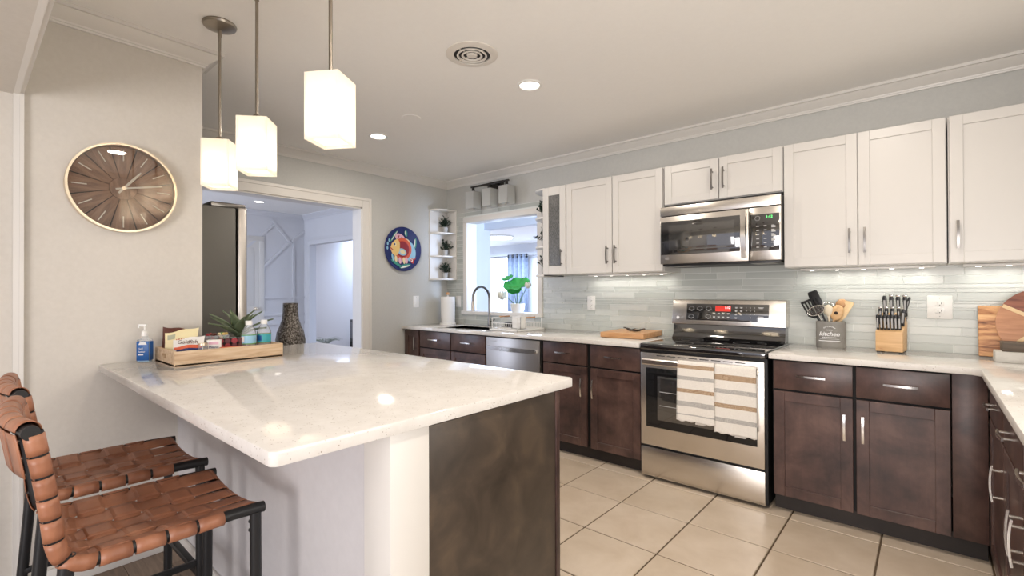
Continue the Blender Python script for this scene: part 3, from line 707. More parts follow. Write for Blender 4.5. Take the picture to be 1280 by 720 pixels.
# ------------------------------------------------------------------ bar stools with woven leather
def bar_stool(label, loc):
    t = thing('bar_stool', label, 'stool', loc, 0, 'woven leather bar stools')
    hw, zs = .205, .628
    # side profile in (y, z): seat front -> bend -> top of the backrest
    P = [(.222, zs)]+[(.222-.06*k, zs) for k in range(1, 7)]+[(-.165, zs+.003), (-.186, zs+.016), (-.199, zs+.04), (-.206, zs+.075)]+[(-.206-.034*(k/5)**1.2, zs+.075+.250*k/5) for k in range(1, 6)]
    cum = [0]
    for a, c in zip(P, P[1:]): cum.append(cum[-1]+math.dist(a, c))
    L = cum[-1]
    def at(s):
        s = min(max(s, 0), L)
        for i in range(len(P)-1):
            if s <= cum[i+1] or i == len(P)-2:
                f = (s-cum[i])/(cum[i+1]-cum[i]); y = P[i][0]+(P[i+1][0]-P[i][0])*f; z = P[i][1]+(P[i+1][1]-P[i][1])*f
                d = Vector((0, P[i+1][0]-P[i][0], P[i+1][1]-P[i][1])).normalized(); return Vector((0, y, z)), Vector((0, d.z, -d.y))*1.0
    seatL = cum[7]
    def nrm(s):
        a = at(max(s-.03, 0))[1]; c = at(min(s+.03, L))[1]; n = (a+c).normalized()
        return n if n.z > 0 or n.y > 0 else -n
    def S(s, v, off):                                                  # v in -1..1
        p, _ = at(s); n = nrm(s); sag = .026*(1-v*v)*(1 if s < seatL else .8)
        return p+n*(off-sag+.014)+Vector((v*hw, 0, 0))
    NL = 5; pw = 2*hw/NL; A = .0030
    segs = [(.082+.068*k, .082+.068*(k+1)) for k in range(5)]; u0 = segs[-1][1]; pb = (L-.004-u0)/6
    segs += [(u0+pb*k, u0+pb*(k+1)) for k in range(6)]
    mids = [(a_+c_)/2 for a_, c_ in segs]
    def wave(s):                                                       # strap index as a smooth number
        if s <= mids[0]: return max(-.5, (s-mids[0])/.068)
        for k in range(len(mids)-1):
            if s <= mids[k+1]: return k+(s-mids[k])/(mids[k+1]-mids[k])
        return len(mids)-1+min(.5, (s-mids[-1])/pb)
    for part, j0, j1, nm in ((0, 0, 5, 'woven_seat'), (1, 5, 11, 'woven_backrest')):
        b = MB()
        sa, sb = (0, u0) if part == 0 else (u0, L)
        for i in range(NL):                                            # straps running front to back
            vc = -1+(i+.5)*2/NL; hv = (pw*.452)/hw
            def fn(u, v, i=i, vc=vc, hv=hv):
                s = sa+(sb-sa)*u; ph = math.cos(PI*wave(s))*(1 if i % 2 else -1)
                if s < segs[0][0]: ph *= s/segs[0][0]
                return S(s, vc+(v-.5)*2*hv*(1 if s > segs[0][0] else .86+.14*s/segs[0][0]), A*max(-1, min(1, 3*ph)))
            b.grid(fn, 60, 4)
            if part == 0:                                              # wrap over the front bar
                b.grid(lambda u, v, vc=vc, hv=hv: S(0, vc+(v-.5)*2*hv*.86, 0)+Vector((0, .016*math.sin(u*PI), -.016+.016*math.cos(u*PI))), 8, 4)
            else:                                                      # roll over the top bar and down the back
                b.grid(lambda u, v, vc=vc, hv=hv: S(L, vc+(v-.5)*2*hv, 0)+Vector((0, -.021+.021*math.cos(u*PI), .021*math.sin(u*PI))), 10, 4)
                b.grid(lambda u, v, vc=vc, hv=hv: S(L-u*.10, vc+(v-.5)*2*hv, -.042), 6, 4)
        for j in range(j0, j1):                                        # straps running side to side, wrapped round the rails
            sc_ = mids[j]; hs = (segs[j][1]-segs[j][0])*.45; R = .0178
            def fn(u, v, sc_=sc_, hs=hs, j=j):
                s = sc_+(v-.5)*2*hs; w_ = -1.30+2.6*u
                if abs(w_) <= 1:
                    q = (w_+1)*NL/2-.5; ph = math.cos(PI*q)*(1 if j % 2 else -1)
                    k_ = min(1, (1-abs(w_))/.08)
                    return S(s, w_, A*max(-1, min(1, 3*ph))*k_+.002*(1-k_))
                a = (abs(w_)-1)/.30*PI*1.05; sg = 1 if w_ > 0 else -1
                n = nrm(s); p = S(s, sg, .002); c = p-n*R
                return c+n*R*math.cos(a)+Vector((sg*R*math.sin(a), 0, 0))
            b.grid(fn, 90, 3)
        b.build(nm, 'leather', t, solid=.0022, angle=50)
    for sg in (-1, 1):                                                 # side rails with open ends
        b = MB(); path = [(sg*hw, y, z) for y, z in P]; path[0] = (sg*hw, .245, zs-.004)
        b.tube(path, .0155, 12, up=(1, 0, 0)); b.build('side_rail', 'black_metal', t)
    b = MB(); b.tube([(-hw+hw*2*k/12, .215, zs-.004-.03*math.sin(PI*k/12)) for k in range(13)], .012, 10); b.build('front_bar', 'black_metal', t); b = MB()
    b.tube([((hw+.016)*(k/6-1), P[-1][0]-.006-.02*math.sin(PI*k/12), P[-1][1]+.0) for k in range(13)], .0165, 12)
    b.build('top_bar', 'black_metal', t)
    for sx, sy in ((-1, 1), (1, 1), (-1, -1), (1, -1)):
        b = MB(); y0 = .222 if sy > 0 else -.185; y1 = .222 if sy > 0 else -.235
        b.tube([(sx*hw, y0, zs-.012 if sy > 0 else zs+.03), (sx*(hw+.004), (y0+y1)/2, .32), (sx*(hw+.008), y1, .006)], .0155, 12, up=(1, 0, 0)); l = b.build('leg', 'black_metal', t)
        b = MB(); b.cyl((sx*(hw+.008), y1, 0), (sx*(hw+.008), y1, .018), .0165, seg=12); b.build('foot_cap', 'black_plastic', l)
        if sy > 0:
            b = MB()
            for z in (.585, .56): b.sphere((sx*(hw-.016*sx*sx), y0-.008, z), .006, 10)
            b.build('bolt', 'black_metal', l)
    b = MB(); zf = .20
    b.box(-hw, hw, .212, .236, zf, zf+.024, .004); b.build('footrest', 'black_metal', t)
    for sx in (-1, 1):
        b = MB(); b.box(sx*hw-.010, sx*hw+.010, -.215, .215, .25, .27, .003); b.build('stretcher', 'black_metal', t)
    return t
st = bar_stool('near bar stool with woven brown leather seat, closest to camera', (-1.70, .350, 0))
dup(st, (-2.255, .368, 0), 0, 'far bar stool with woven brown leather seat, beside the clock wall')

# ------------------------------------------------------------------ lamps
def pendant(label, x, y, rz, first=None):
    zb, a, hh = 1.735, .0575, .212
    if first is None:
        t = thing('pendant_lamp', label, 'pendant lamp', (x, y, H), rz, 'pendant lamps over the island')
        b = MB(); b.lathe([(0, 0), (.068, 0), (.070, -.006), (.066, -.014), (.040, -.024), (.016, -.030), (0, -.031)], seg=32); b.build('canopy', 'nickel', t)
        b = MB(); b.cyl((0, 0, -.026), (0, 0, -.060), .0085, seg=14); b.cyl((0, 0, -.058), (0, 0, zb+hh-H+.015), .0062, seg=12); b.build('rod', 'nickel', t)
        z = zb-H
        b = MB(); b.lathe([(0, z+hh+.022), (.012, z+hh+.022), (.024, z+hh+.008), (.027, z+hh), (0, z+hh-.002)], seg=20); b.cyl((0, 0, z+hh-.05), (0, 0, z+hh), .018, seg=16); b.build('socket_cap', 'nickel', t)
        b = MB()                                                       # square frosted glass, thick lower rim; bottom pane added to diffuse the bulb
        g = .006
        for x0, x1, y0, y1 in ((-a, a, -a, -a+g), (-a, a, a-g, a), (-a, -a+g, -a+g, a-g), (a-g, a, -a+g, a-g)): b.box(x0, x1, y0, y1, z, z+hh, .0015, seg=1)
        b.box(-a+g, a-g, -a+g, a-g, z+hh-g, z+hh); b.box(-a+g, a-g, -a+g, a-g, z+.012, z+.017); b.build('glass_shade', 'lamp_glass', t)
        b = MB(); b.sphere((0, 0, z+hh*.48), .03, 16, (1, 1, 1.25)); b.build('bulb', 'bulb', t)
    else: t = dup(first, (x, y, H), rz, label)
    point('pendant_bulb_light', (x, y, zb+.045), P_PEND, WARM, .03)
    return t
pd = pendant('pendant lamp with square frosted shade nearest the clock wall', -2.455, .785, math.radians(-38))
pendant('middle pendant lamp with square frosted glass shade', -2.035, .785, math.radians(-41), pd)
pendant('pendant lamp with square frosted shade nearest the range, hanging largest in view', -1.452, .785, math.radians(-58), pd)
def recessed(label, x, y, first=None):
    if first: return dup(first, (x, y, H), 0, label)
    t = thing('recessed_light', label, 'ceiling light', (x, y, H), 0, 'recessed ceiling lights')
    b = MB(); b.lathe([(.055, -.003), (.062, -.009), (.074, -.006), (.076, 0)], seg=40); b.build('trim_ring', 'white_plastic', t)
    b = MB(); b.lathe([(0, -.004), (.056, -.004)], seg=40); b.build('lens', 'lens_white', t); return t
rl = recessed('recessed ceiling light beside the round vent', *CANS[0])
recessed('recessed ceiling light in front of the hall opening', *CANS[1], rl)
hl = recessed('recessed ceiling light in the hall beyond the doorway', -6.906, 2.692, rl)
def vent():
    t = thing('ceiling_vent', 'round ceiling air vent with concentric rings', 'vent', (-1.787, 1.748, H))
    b = MB(); b.lathe([(.094, -.001), (.095, -.010), (.108, -.010), (.134, -.004), (.134, 0)], seg=48); b.build('rim', 'vent_white', t)
    b = MB(); b.lathe([(0, -.0015), (.095, -.0015)], seg=40); b.build('duct_shade', 'slot_dark', t)  # flat dark disc painted for the shade inside the duct
    for r in (.074, .050):
        b = MB(); b.lathe([(r-.006, -.004), (r-.004, -.012), (r+.005, -.010), (r+.002, -.004), (r-.006, -.004)], seg=40); b.build('ring', 'vent_white', t)
    b = MB(); b.lathe([(0, -.014), (.022, -.012), (.028, -.005), (0, -.004)], seg=32); b.build('centre_cap', 'vent_white', t)
    b = MB(); b.box(-.094, .094, -.002, .002, -.006, -.003); b.box(-.002, .002, -.094, .094, -.0065, -.0035); b.build('spokes', 'vent_white', t)
vent()
b = MB(); b.lathe([(0, -.004), (.062, -.004), (.066, 0)], seg=40); tag(b.build('cover_plate', 'ceiling_paint', loc=(-2.764, 2.102, H)), 'faint round blank cover plate painted like the ceiling', 'ceiling plate')
def vanity():
    t = thing('wall_light', 'dark metal wall light with three frosted shades above the pass-through', 'wall light', (-3.37, YW-.008, 2.32))
    b = MB(); b.box(-.115, .10, -.022, 0, -.02, .07, .003); b.build('back_plate', 'dark_bronze', t)
    b = MB(); b.box(-.27, .26, -.119, -.101, .020, .038, .002)
    for x in (-.06, .05): b.box(x-.008, x+.008, -.103, -.015, .021, .037)
    b.build('bar', 'dark_bronze', t)
    for x in (-.238, .003, .232):
        b = MB(); b.cyl((x, -.11, -.022), (x, -.11, .022), .017, .014, 14); b.lathe([(.038, -.028), (.034, -.020), (.012, -.014)], (x, -.11, 0), 18); b.build('lamp_holder', 'dark_bronze', t)
        b = MB(); a = .058; z0, z1 = -.20, -.026
        for x0, x1, y0, y1 in ((-a, a, -a, -a+.004), (-a, a, a-.004, a), (-a, -a+.004, -a+.004, a-.004), (a-.004, a, -a+.004, a-.004)): b.box(x+x0, x+x1, y0-.11, y1-.11, z0, z1)
        b.box(x-a+.004, x+a-.004, -.11-a+.004, -.11+a-.004, z1-.004, z1); b.build('shade', 'shade_glass', t)
vanity()

# ------------------------------------------------------------------ wall clock
def clock():
    t = thing('wall_clock', 'large round wooden wall clock with gold rim and cream hands', 'clock', (XC, .499, 1.738))
    R = .200; Q = Matrix(((0, 0, 1, 0), (1, 0, 0, 0), (0, 1, 0, 0), (0, 0, 0, 1)))      # (a,b,depth) -> (x=depth, y=a, z=b)
    b = MB(); b.lathe([(R-.007, .001), (R-.007, .030), (R-.006, .044), (R+.003, .044), (R+.003, .001), (R-.007, .001)], seg=72, M=Q); b.build('frame', 'champagne', t)
    b = MB(); b.lathe([(0, .002), (R-.007, .002), (R-.007, .010), (0, .010)], seg=64, M=Q); b.build('backing', 'gap_black', t)
    for k in range(12):
        a0, a1 = PI/2+PI/12+k*PI/6+.013, PI/2+PI/12+(k+1)*PI/6-.013
        pts = arc(0, 0, R-.0085, a0, a1, 8)+arc(0, 0, .0515, a1-.004, a0+.004, 5)
        am = (a0+a1)/2; b = MB()
        Rm = Matrix.Rotation(-am, 4, 'Z')
        b.prism([tuple((Rm @ Vector((x, y, 0)))[:2]) for x, y in pts], .010, .0155, None, .0006)
        o = b.build('face_wedge', 'clock_wood', t); o.matrix_local = Q @ Matrix.Rotation(am, 4, 'Z')
    b = MB(); b.lathe([(0, .0155), (.0505, .0155), (.0505, .010)], seg=40, M=Q); b.build('face_centre', 'clock_wood', t)
    for k in range(12):
        b = MB(); b.box(-.0022, .0022, .128, .180, .0155, .018, 0, Q @ Matrix.Rotation(-k*PI/6, 4, 'Z')); b.build('hour_mark', 'hand_cream', t)
    def hand(ang, L, w_, z, nm):
        b = MB(); b.prism([(-w_, -.03), (w_, -.03), (w_*1.25, L*.5), (w_*.8, L), (-w_*.8, L), (-w_*1.25, L*.5)], z, z+.0015, Q @ Matrix.Rotation(-math.radians(ang), 4, 'Z')); b.build(nm, 'hand_cream', t)
    hand(38, .105, .0042, .021, 'hour_hand'); hand(78, .150, .0034, .024, 'minute_hand')
    b = MB(); b.cyl((.0155, 0, 0), (.028, 0, 0), .008, seg=16); b.build('hub', 'champagne', t)
    b = MB(); b.lathe([(0, .038), (R-.0075, .038), (R-.0075, .0395), (0, .0395)], seg=64, M=Q); b.build('glass', 'clear_glass', t)
clock()
# decorative fish plate
def plate():
    t = thing('decorative_plate', 'round ceramic wall plate painted with a red fish on dark blue', 'plate', (XL, 3.03, 1.697))
    Q = Matrix(((0, 0, 1, 0), (1, 0, 0, 0), (0, 1, 0, 0), (0, 0, 0, 1))); R = .228
    b = MB(); b.lathe([(0, .006), (.10, .006), (.16, .010), (R, .026), (R+.002, .029), (R-.003, .031), (.16, .015), (.10, .011), (0, .011)], seg=64, M=Q); b.build('dish', 'ink_navy', t)
    lay = [0]
    def dep(x, y):
        r = math.hypot(x, y); return .0112 if r < .10 else .0112+(r-.10)/.06*.004 if r < .16 else .0152+(r-.16)/.068*.016
    def shape(nm, pts, m):
        lay[0] += 1; e = .0008+.00028*lay[0]; b = MB(); n = len(pts); cx = sum(p[0] for p in pts)/n; cy = sum(p[1] for p in pts)/n
        rings = []
        for f in (1, .66, .33):
            rings.append([b.bm.verts.new(Q @ Vector((cx+(x-cx)*f, cy+(y-cy)*f, dep(cx+(x-cx)*f, cy+(y-cy)*f)+e))) for x, y in pts])
        c = b.bm.verts.new(Q @ Vector((cx, cy, dep(cx, cy)+e)))
        for a, d in zip(rings, rings[1:]):
            for k in range(n): b.bm.faces.new((a[k], a[(k+1) % n], d[(k+1) % n], d[k]))
        for k in range(n): b.bm.faces.new((rings[-1][k], rings[-1][(k+1) % n], c))
        b.build(nm, m, t, angle=80)
    def ell(cx, cy, rx, ry, rot=0, n=28): 
        return [(cx+rx*math.cos(a)*math.cos(rot)-ry*math.sin(a)*math.sin(rot), cy+rx*math.cos(a)*math.sin(rot)+ry*math.sin(a)*math.cos(rot)) for a in [2*PI*k/n for k in range(n)]]
    shape('painted_fin', ell(.09, -.02, .075, .105, .2), 'ink_light_blue')
    shape('painted_fin', ell(-.03, .115, .065, .040, -.35), 'ink_pink')
    for k in range(3): shape('painted_stripe', ell(-.055+.035*k, .115-.012*k, .007, .032, -.5), 'ink_deep_red')
    shape('painted_fin', ell(.06, .085, .038, .022, -.6), 'ink_cream')
    shape('painted_body', ell(.0, .0, .115, .115), 'ink_orange')
    shape('painted_body', ell(.0, .0, .098, .100), 'ink_red')
    shape('painted_belly', ell(.0, -.002, .082, .080, .3), 'ink_deep_red')
    shape('painted_spot', ell(-.005, -.030, .055, .036, -.25), 'ink_light_blue')
    shape('painted_spot', ell(.002, -.030, .033, .022, -.25), 'ink_cream')
    shape('painted_head', [(-.155, .0), (-.135, .05), (-.10, .085), (-.06, .105), (-.035, .06), (-.035, -.01), (-.06, -.06), (-.10, -.075), (-.13, -.05), (-.145, -.02)], 'ink_gold')
    shape('painted_eye', ell(-.095, .045, .018, .022), 'ink_cream'); shape('painted_pupil', ell(-.098, .045, .008, .011), 'ink_navy')
    shape('painted_mouth', [(-.155, .015), (-.115, -.012), (-.118, -.022), (-.152, -.002)], 'ink_red')
    for (x, y, m) in ((-.085, -.105, 'ink_cream'), (-.035, -.12, 'ink_pink'), (.015, -.12, 'ink_cream'), (.045, -.115, 'ink_pink')): shape('painted_fin', ell(x, y, .018, .034, .1), m)
    shape('painted_tail', [(.095, -.09), (.155, -.10), (.165, -.075), (.14, -.11), (.125, -.15), (.10, -.135)], 'ink_red')
    shape('painted_tail', [(.092, -.085), (.13, -.092), (.118, -.13), (.098, -.12)], 'ink_white')
    for (x, y, rx, ry, ro, m) in ((-.115, .125, .013, .072, -.6, 'ink_sea'), (-.108, .13, .006, .06, -.6, 'ink_white'), (.035, .165, .018, .035, .3, 'ink_sea'), (.03, .168, .008, .024, .3, 'ink_white'), (.155, .07, .014, .055, .0, 'ink_sea'), (.15, .07, .006, .044, 0, 'ink_white'),
                            (-.09, -.15, .075, .016, -.5, 'ink_sea'), (.02, -.175, .075, .018, .25, 'ink_sea'), (.02, -.182, .062, .008, .25, 'ink_white'), (-.13, -.09, .012, .04, .2, 'ink_light_blue')): shape('painted_weed', ell(x, y, rx, ry, ro), m)
    for (x, y) in ((-.175, .08), (-.195, .045), (-.20, .0)): shape('painted_bubble', ell(x, y, .013, .018), 'ink_light_blue')
plate()
# ------------------------------------------------------------------ switches and outlets
def wall_plate(label, kind, loc, rz, w_=.076, h_=.122):
    t = thing('light_switch' if kind == 's' else 'power_outlet', label, 'switch' if kind == 's' else 'outlet', loc, rz)
    b = MB(); b.box(-w_/2, w_/2, -.006, 0, -h_/2, h_/2, .0025); p = b.build('plate', 'white_plastic', t)
    if kind == 's':
        b = MB(); b.box(-.017, .017, -.009, -.005, -.033, .033, .002); b.build('rocker', 'white_plastic', t)
    else:
        for z in (-.021, .021):
            b = MB(); b.box(-.017, .017, -.0085, -.005, z-.015, z+.015, .003); f = b.build('socket', 'white_plastic', t)
            b = MB(); b.box(-.0085, -.006, -.0092, -.008, z-.003, z+.007); b.box(.006, .0085, -.0092, -.008, z-.003, z+.006); b.cyl((0, -.0092, z-.009), (0, -.008, z-.009), .0025, seg=10); b.build('slots', 'slot_dark', f)
    b = MB()
    for z in (-h_/2+.014, h_/2-.014): b.cyl((0, -.0072, z), (0, -.005, z), .003, seg=10)
    b.build('screw', 'mark_grey', t)
wall_plate('white light switch on the tiled wall by the paper towels', 's', (-3.955, YW-.0075, 1.142), 0)
wall_plate('white light switch on the grey wall below the fish plate', 's', (XL, 3.213, 1.147), PI/2)
wall_plate('white power outlet on the backsplash above the cutting board', 'o', (-2.243, YW-.0075, 1.148), 0, .08, .125)
wall_plate('large white power outlet on the backsplash right of the knives', 'o', (.046, YW-.0075, 1.158), 0, .108, .132)
# ------------------------------------------------------------------ small potted plants and their shelves
def sprig_plant(label, loc, seed, s=1.0, first=None, group='small potted plants on the shelves'):
    if first: 
        o = dup(first, loc, seed*1.7, label); return o
    t = thing('potted_plant', label, 'plant', loc, 0, group); rnd = random.Random(seed)
    b = MB(); b.lathe([(0, .002), (.026, 0), (.034, .062), (.036, .066), (.032, .066), (.030, .058), (0, .056)], seg=18); b.build('pot', 'pot_grey', t)
    b = MB()
    for k in range(30):
        a = rnd.random()*2*PI; el = rnd.uniform(.25, 1.5); L = rnd.uniform(.07, .125)
        d = Vector((math.cos(a)*math.cos(el), math.sin(a)*math.cos(el), math.sin(el))); p0 = Vector((0, 0, .055)); p1 = p0+d*L
        b.tube([p0, (p0+p1)/2+Vector((0, 0, .006)), p1], .0016, 5)
        for m in range(4):
            q = p0+(p1-p0)*(.45+.18*m); n = Vector((rnd.uniform(-1, 1), rnd.uniform(-1, 1), rnd.uniform(-.3, .8))).normalized()
            M = Matrix.Translation(q+n*.011) @ n.to_track_quat('Z', 'Y').to_matrix().to_4x4(); b._add(leafbm(.018, .011), M)
    b.build('foliage', 'leaf_dark', t); return t
def leafbm(l, w_):
    t = bmesh.new(); v = [t.verts.new(p) for p in ((0, 0, -l), (w_, .001, 0), (0, .003, l), (-w_, .001, 0), (0, -.002, 0))]
    for a, c in ((0, 1), (1, 2), (2, 3), (3, 0)): t.faces.new((v[a], v[c], v[4]))
    return t
def corner_shelf():
    zs = [1.385, 1.636, 1.892, 2.148]
    t = thing('corner_shelf', 'white corner shelf unit with curved boards and three small plants', 'shelf', (XL, YW-.0075, 1.38))
    A, B = .165, .262
    def quarter(b, z): b.prism([(0, 0)]+[(A*math.cos(a)**.75, -B*math.sin(a)**.75) for a in [PI/2*k/12 for k in range(13)]], z, z+.016, bev=.002)
    for z in zs:
        b = MB(); quarter(b, z-1.38-.004); b.build('shelf_board', 'shelf_white', t)
    b = MB(); b.box(.0, .014, -B, 0, 0, .77, .002); b.box(.014, A, -.014, 0, 0, .77, .002); b.build('side_panels', 'shelf_white', t)
    names = ['bottom', 'middle', 'top']
    global sp0
    for k, z in enumerate(zs[:3]):
        lb = 'small dark green plant in grey pot on the %s corner shelf' % names[k]
        p = sprig_plant(lb, (XL+.075, YW-.10, z+.0125), k, first=None if k == 0 else sp0)
        if k == 0: sp0 = p
corner_shelf()
def end_shelf():
    t = thing('end_shelf', 'white open end shelf with rounded boards at the glass cabinet', 'shelf', (-2.5365, YW-.0075, 1.385))
    zs = [1.385, 1.636, 1.892, 2.14]
    for z in zs:
        b = MB(); b.prism([(0, 0)]+[(-.20*math.sin(a)**.8, -.30*math.cos(a)**.8) for a in [PI/2*k/12 for k in range(13)]], z-1.385, z-1.385+.016, bev=.002); b.build('shelf_board', 'shelf_white', t)
    b = MB(); b.box(-.012, 0, -.30, 0, 0, .77, .002); b.build('side_panel', 'shelf_white', t)
    for k, z in enumerate(zs[:3]):
        sprig_plant('small dark plant on the %s board of the end shelf' % ['bottom', 'middle', 'top'][k], (-2.66, YW-.13, z+.0165), k+4, first=sp0)
end_shelf()

# ------------------------------------------------------------------ sink side things
def faucet():
    t = thing('faucet', 'brushed gooseneck faucet with pull-down spray at the sink', 'faucet', (-3.35, 3.51, .90))
    b = MB(); b.lathe([(0, 0), (.026, 0), (.026, .008), (.018, .014), (.016, .08), (.0, .08)], seg=20); b.build('base', 'dark_nickel', t)
    r = .115; pts = [(0, 0, .07), (0, 0, .20), (0, 0, .285)]+[(0, -r+r*math.cos(a), .285+r*math.sin(a)) for a in [PI*k/14 for k in range(1, 15)]]+[(0, -2*r, .25)]
    b = MB(); b.tube(pts, .0115, 12, up=(1, 0, 0)); b.build('spout', 'dark_nickel', t)
    b = MB(); b.cyl((0, -2*r, .26), (0, -2*r, .235), .014, .016, 14); b.cyl((0, -2*r, .235), (0, -2*r, .165), .016, .019, 14); b.build('spray_head', 'nickel', t)
    b = MB(); b.tube([(.014, 0, .05), (.04, 0, .06), (.085, -.01, .075)], .006, 8); b.build('lever', 'dark_nickel', t)
faucet()
def towel_stand():
    t = thing('paper_towel_holder', 'white paper towel stand with wooden knob in the corner', 'holder', (-3.965, 3.50, .90))
    b = MB(); b.lathe([(0, 0), (.088, 0), (.088, .012), (.08, .016), (0, .016)], seg=32); b.build('base', 'white_plastic', t)
    b = MB(); b.cyl((0, 0, .015), (0, 0, .32), .007, seg=12); b.build('rod', 'white_plastic', t)
    b = MB(); b.lathe([(0, .315), (.017, .318), (.019, .335), (.012, .345), (0, .346)], seg=18); b.build('knob', 'butcher', t)
    o = thing('paper_towel_roll', 'full white roll of paper towels on the corner stand', 'paper towels', (-3.965, 3.50, .9162))
    b = MB(); b.lathe([(.022, 0), (.076, 0), (.077, .004), (.077, .278), (.076, .282), (.022, .282), (.022, 0)], seg=40); b.build('paper', 'white_paper', o)
    b = MB(); b.grid(lambda u, v: (.0775*math.cos(-1.9+.35*u)*(1+.06*u), .0775*math.sin(-1.9+.35*u)*(1+.06*u), .001+.28*v), 6, 2); b.build('loose_sheet', 'white_paper', o, solid=.001)
towel_stand()
def dish_rack():
    X0, X1, Y0, Y1 = -3.03, -2.69, 3.17, 3.56
    o = thing('drain_tray', 'white draining tray under the wire dish rack', 'tray', (-2.86, 3.365, .90))
    b = MB(); b.box(-.17, .17, -.195, .195, 0, .006, .002); 
    for a in ((-.17, .17, -.195, -.189), (-.17, .17, .189, .195), (-.17, -.164, -.195, .195), (.164, .17, -.195, .195)): b.box(*a, .0, .016, .001)
    b.build('pan', 'white_plastic', o)
    t = thing('dish_rack', 'white wire dish rack with wooden grips beside the sink', 'dish rack', (-2.86, 3.365, .9085))
    w_, d = .150, .172
    b = MB()
    for z in (.012, .06, .108): b.tube([(-w_, -d, z), (w_, -d, z), (w_, d, z), (-w_, d, z), (-w_, -d, z)], .0026, 6)
    for x, y in ((-w_, -d), (w_, -d), (w_, d), (-w_, d)): b.cyl((x, y, 0), (x, y, .112), .0032, seg=8)
    b.build('frame', 'white_plastic', t)
    b = MB()
    for k in range(13):
        x = -w_+2*w_*k/12; b.tube([(x, -d, .06), (x, -d, .012), (x, d, .012), (x, d, .06)], .0017, 5, up=(1, 0, 0))
    for k in range(15):
        y = -d+2*d*k/14; b.tube([(-w_, y, .06), (-w_, y, .012), (w_, y, .012), (w_, y, .06)], .0017, 5, up=(0, 1, 0))
    b.build('wires', 'white_plastic', t)
    for s in (-1, 1):
        b = MB(); b.box(s*(w_+.004)-.007, s*(w_+.004)+.007, -.07, .07, .104, .118, .004); b.build('grip', 'butcher', t)
    b = MB(); 
    for a in ((-.05, .05, -.035, -.032), (-.05, .05, .032, .035), (-.05, -.047, -.035, .035), (.047, .05, -.035, .035)): b.box(a[0], a[1], a[2], a[3], .0, .11)
    b.box(-.05, .05, -.035, .035, 0, .004)
    tag(b.build('cutlery_caddy', 'white_plastic', loc=(-2.75, 3.26, .924)), 'white plastic cutlery caddy inside the dish rack', 'caddy')
    k = thing('frying_pan', 'small dark dish lying in the wire dish rack', 'dish', (-2.93, 3.37, .926))
    b = MB(); b.lathe([(0, 0), (.06, 0), (.075, .035), (.072, .035), (.058, .004), (0, .004)], seg=24); b.build('bowl', 'black_plastic', k)
dish_rack()
def lotus():
    t = thing('lotus_plant', 'artificial lotus with green leaf in white bowl on pass-through sill', 'plant', (-3.165, 3.735, PZ0))
    b = MB(); b.lathe([(0, .0), (.055, 0), (.068, .03), (.076, .085), (.072, .09), (.068, .085), (.06, .06), (0, .06)], seg=28); b.build('bowl', 'white_ceramic', t)
    def leaf(c, r, tilt, az, m='leaf_lotus', seed=0):
        b = MB(); M = Matrix.Translation(c) @ Matrix.Rotation(az, 4, 'Z') @ Matrix.Rotation(tilt, 4, 'X')
        b.grid(lambda u, v: M @ Vector((r*u*math.cos(2*PI*v), r*.8*u*math.sin(2*PI*v), .30*r*u*u+.07*r*u*u*math.sin(14*PI*v+seed))), 8, 40); return b.build('leaf', m, t, solid=.0015, angle=80)
    for (p, c) in (((.0, -.02, .26), None), ((-.085, -.03, .31), None), ((-.16, -.05, .19), 1), ((.17, -.06, .26), 1), ((.07, .0, .20), None)):
        b = MB(); b.tube([(p[0]*.05, 0, .05), (p[0]*.45, p[1]*.3, p[2]*.6), p], .0035, 6); b.build('stem', 'stem_green', t)
    leaf((.015, -.02, .255), .150, .55, .15); leaf((-.10, -.03, .335), .075, .5, -.3, seed=2); leaf((.0, -.05, .215), .075, .8, .5, seed=4)
    for (c, r) in (((-.17, -.05, .175), .052), ((.185, -.06, .275), .034)):
        b = MB()
        for k in range(9):
            a = 2*PI*k/9; M = Matrix.Translation(c) @ Matrix.Rotation(a, 4, 'Z') @ Matrix.Rotation(.28, 4, 'Y')
            b._add(petalbm(r), M)
        b.build('flower', 'petal_white', t, solid=.001)
def petalbm(r):
    t = bmesh.new(); V = []
    for i in range(7):
        f = i/6; wd = r*.62*math.sin(PI*min(.97, f*.9+.08)); V.append([t.verts.new((r*.72*math.sin(PI*f*.85)+r*.1*(j*j), wd*j, -r+2*r*f)) for j in (-1, -.5, 0, .5, 1)])
    for i in range(6):
        for j in range(4): t.faces.new((V[i][j], V[i][j+1], V[i+1][j+1], V[i+1][j]))
    return t
lotus()
# cutting board by the range with two scoops
ct = thing('cutting_board', 'thick light wooden chopping block left of the range', 'cutting board', (-1.748, 3.432, .90), math.radians(4.4))
b = MB(); b.box(-.172, .172, -.195, .195, .003, .043, .004); b.build('block', 'butcher', ct)
b = MB()
for x in (-.14, .14):
    for y in (-.16, .16): b.cyl((x, y, 0), (x, y, .004), .012, seg=12)
b.build('foot', 'black_plastic', ct)
def scoop(label, loc, rz):
    t = thing('scoop', label, 'scoop', loc, rz, 'dark scoops on the chopping block')
    b = MB(); b.grid(lambda u, v: (.034*(2*u-1)*1.25+.01*math.sin(PI*v), .022*(2*v-1)*math.sqrt(max(0, 1-(2*u-1)**2*.96)), .0025+.018*(((2*u-1)**2*.6+(2*v-1)**2*.5))), 14, 10); b.build('bowl', 'brown_dark', t, solid=.002, angle=80)
    b = MB(); b.tube([(.034, 0, .014), (.06, .0, .022), (.075, 0, .022)], .0045, 8); b.build('grip', 'brown_dark', t)
mat('brown_dark', (.035, .022, .016), .3)
scoop('larger dark brown scoop lying on the chopping block', (-1.755, 3.44, .9442), 2.9)
scoop('smaller dark brown scoop in front on the chopping block', (-1.695, 3.385, .9442), .5)

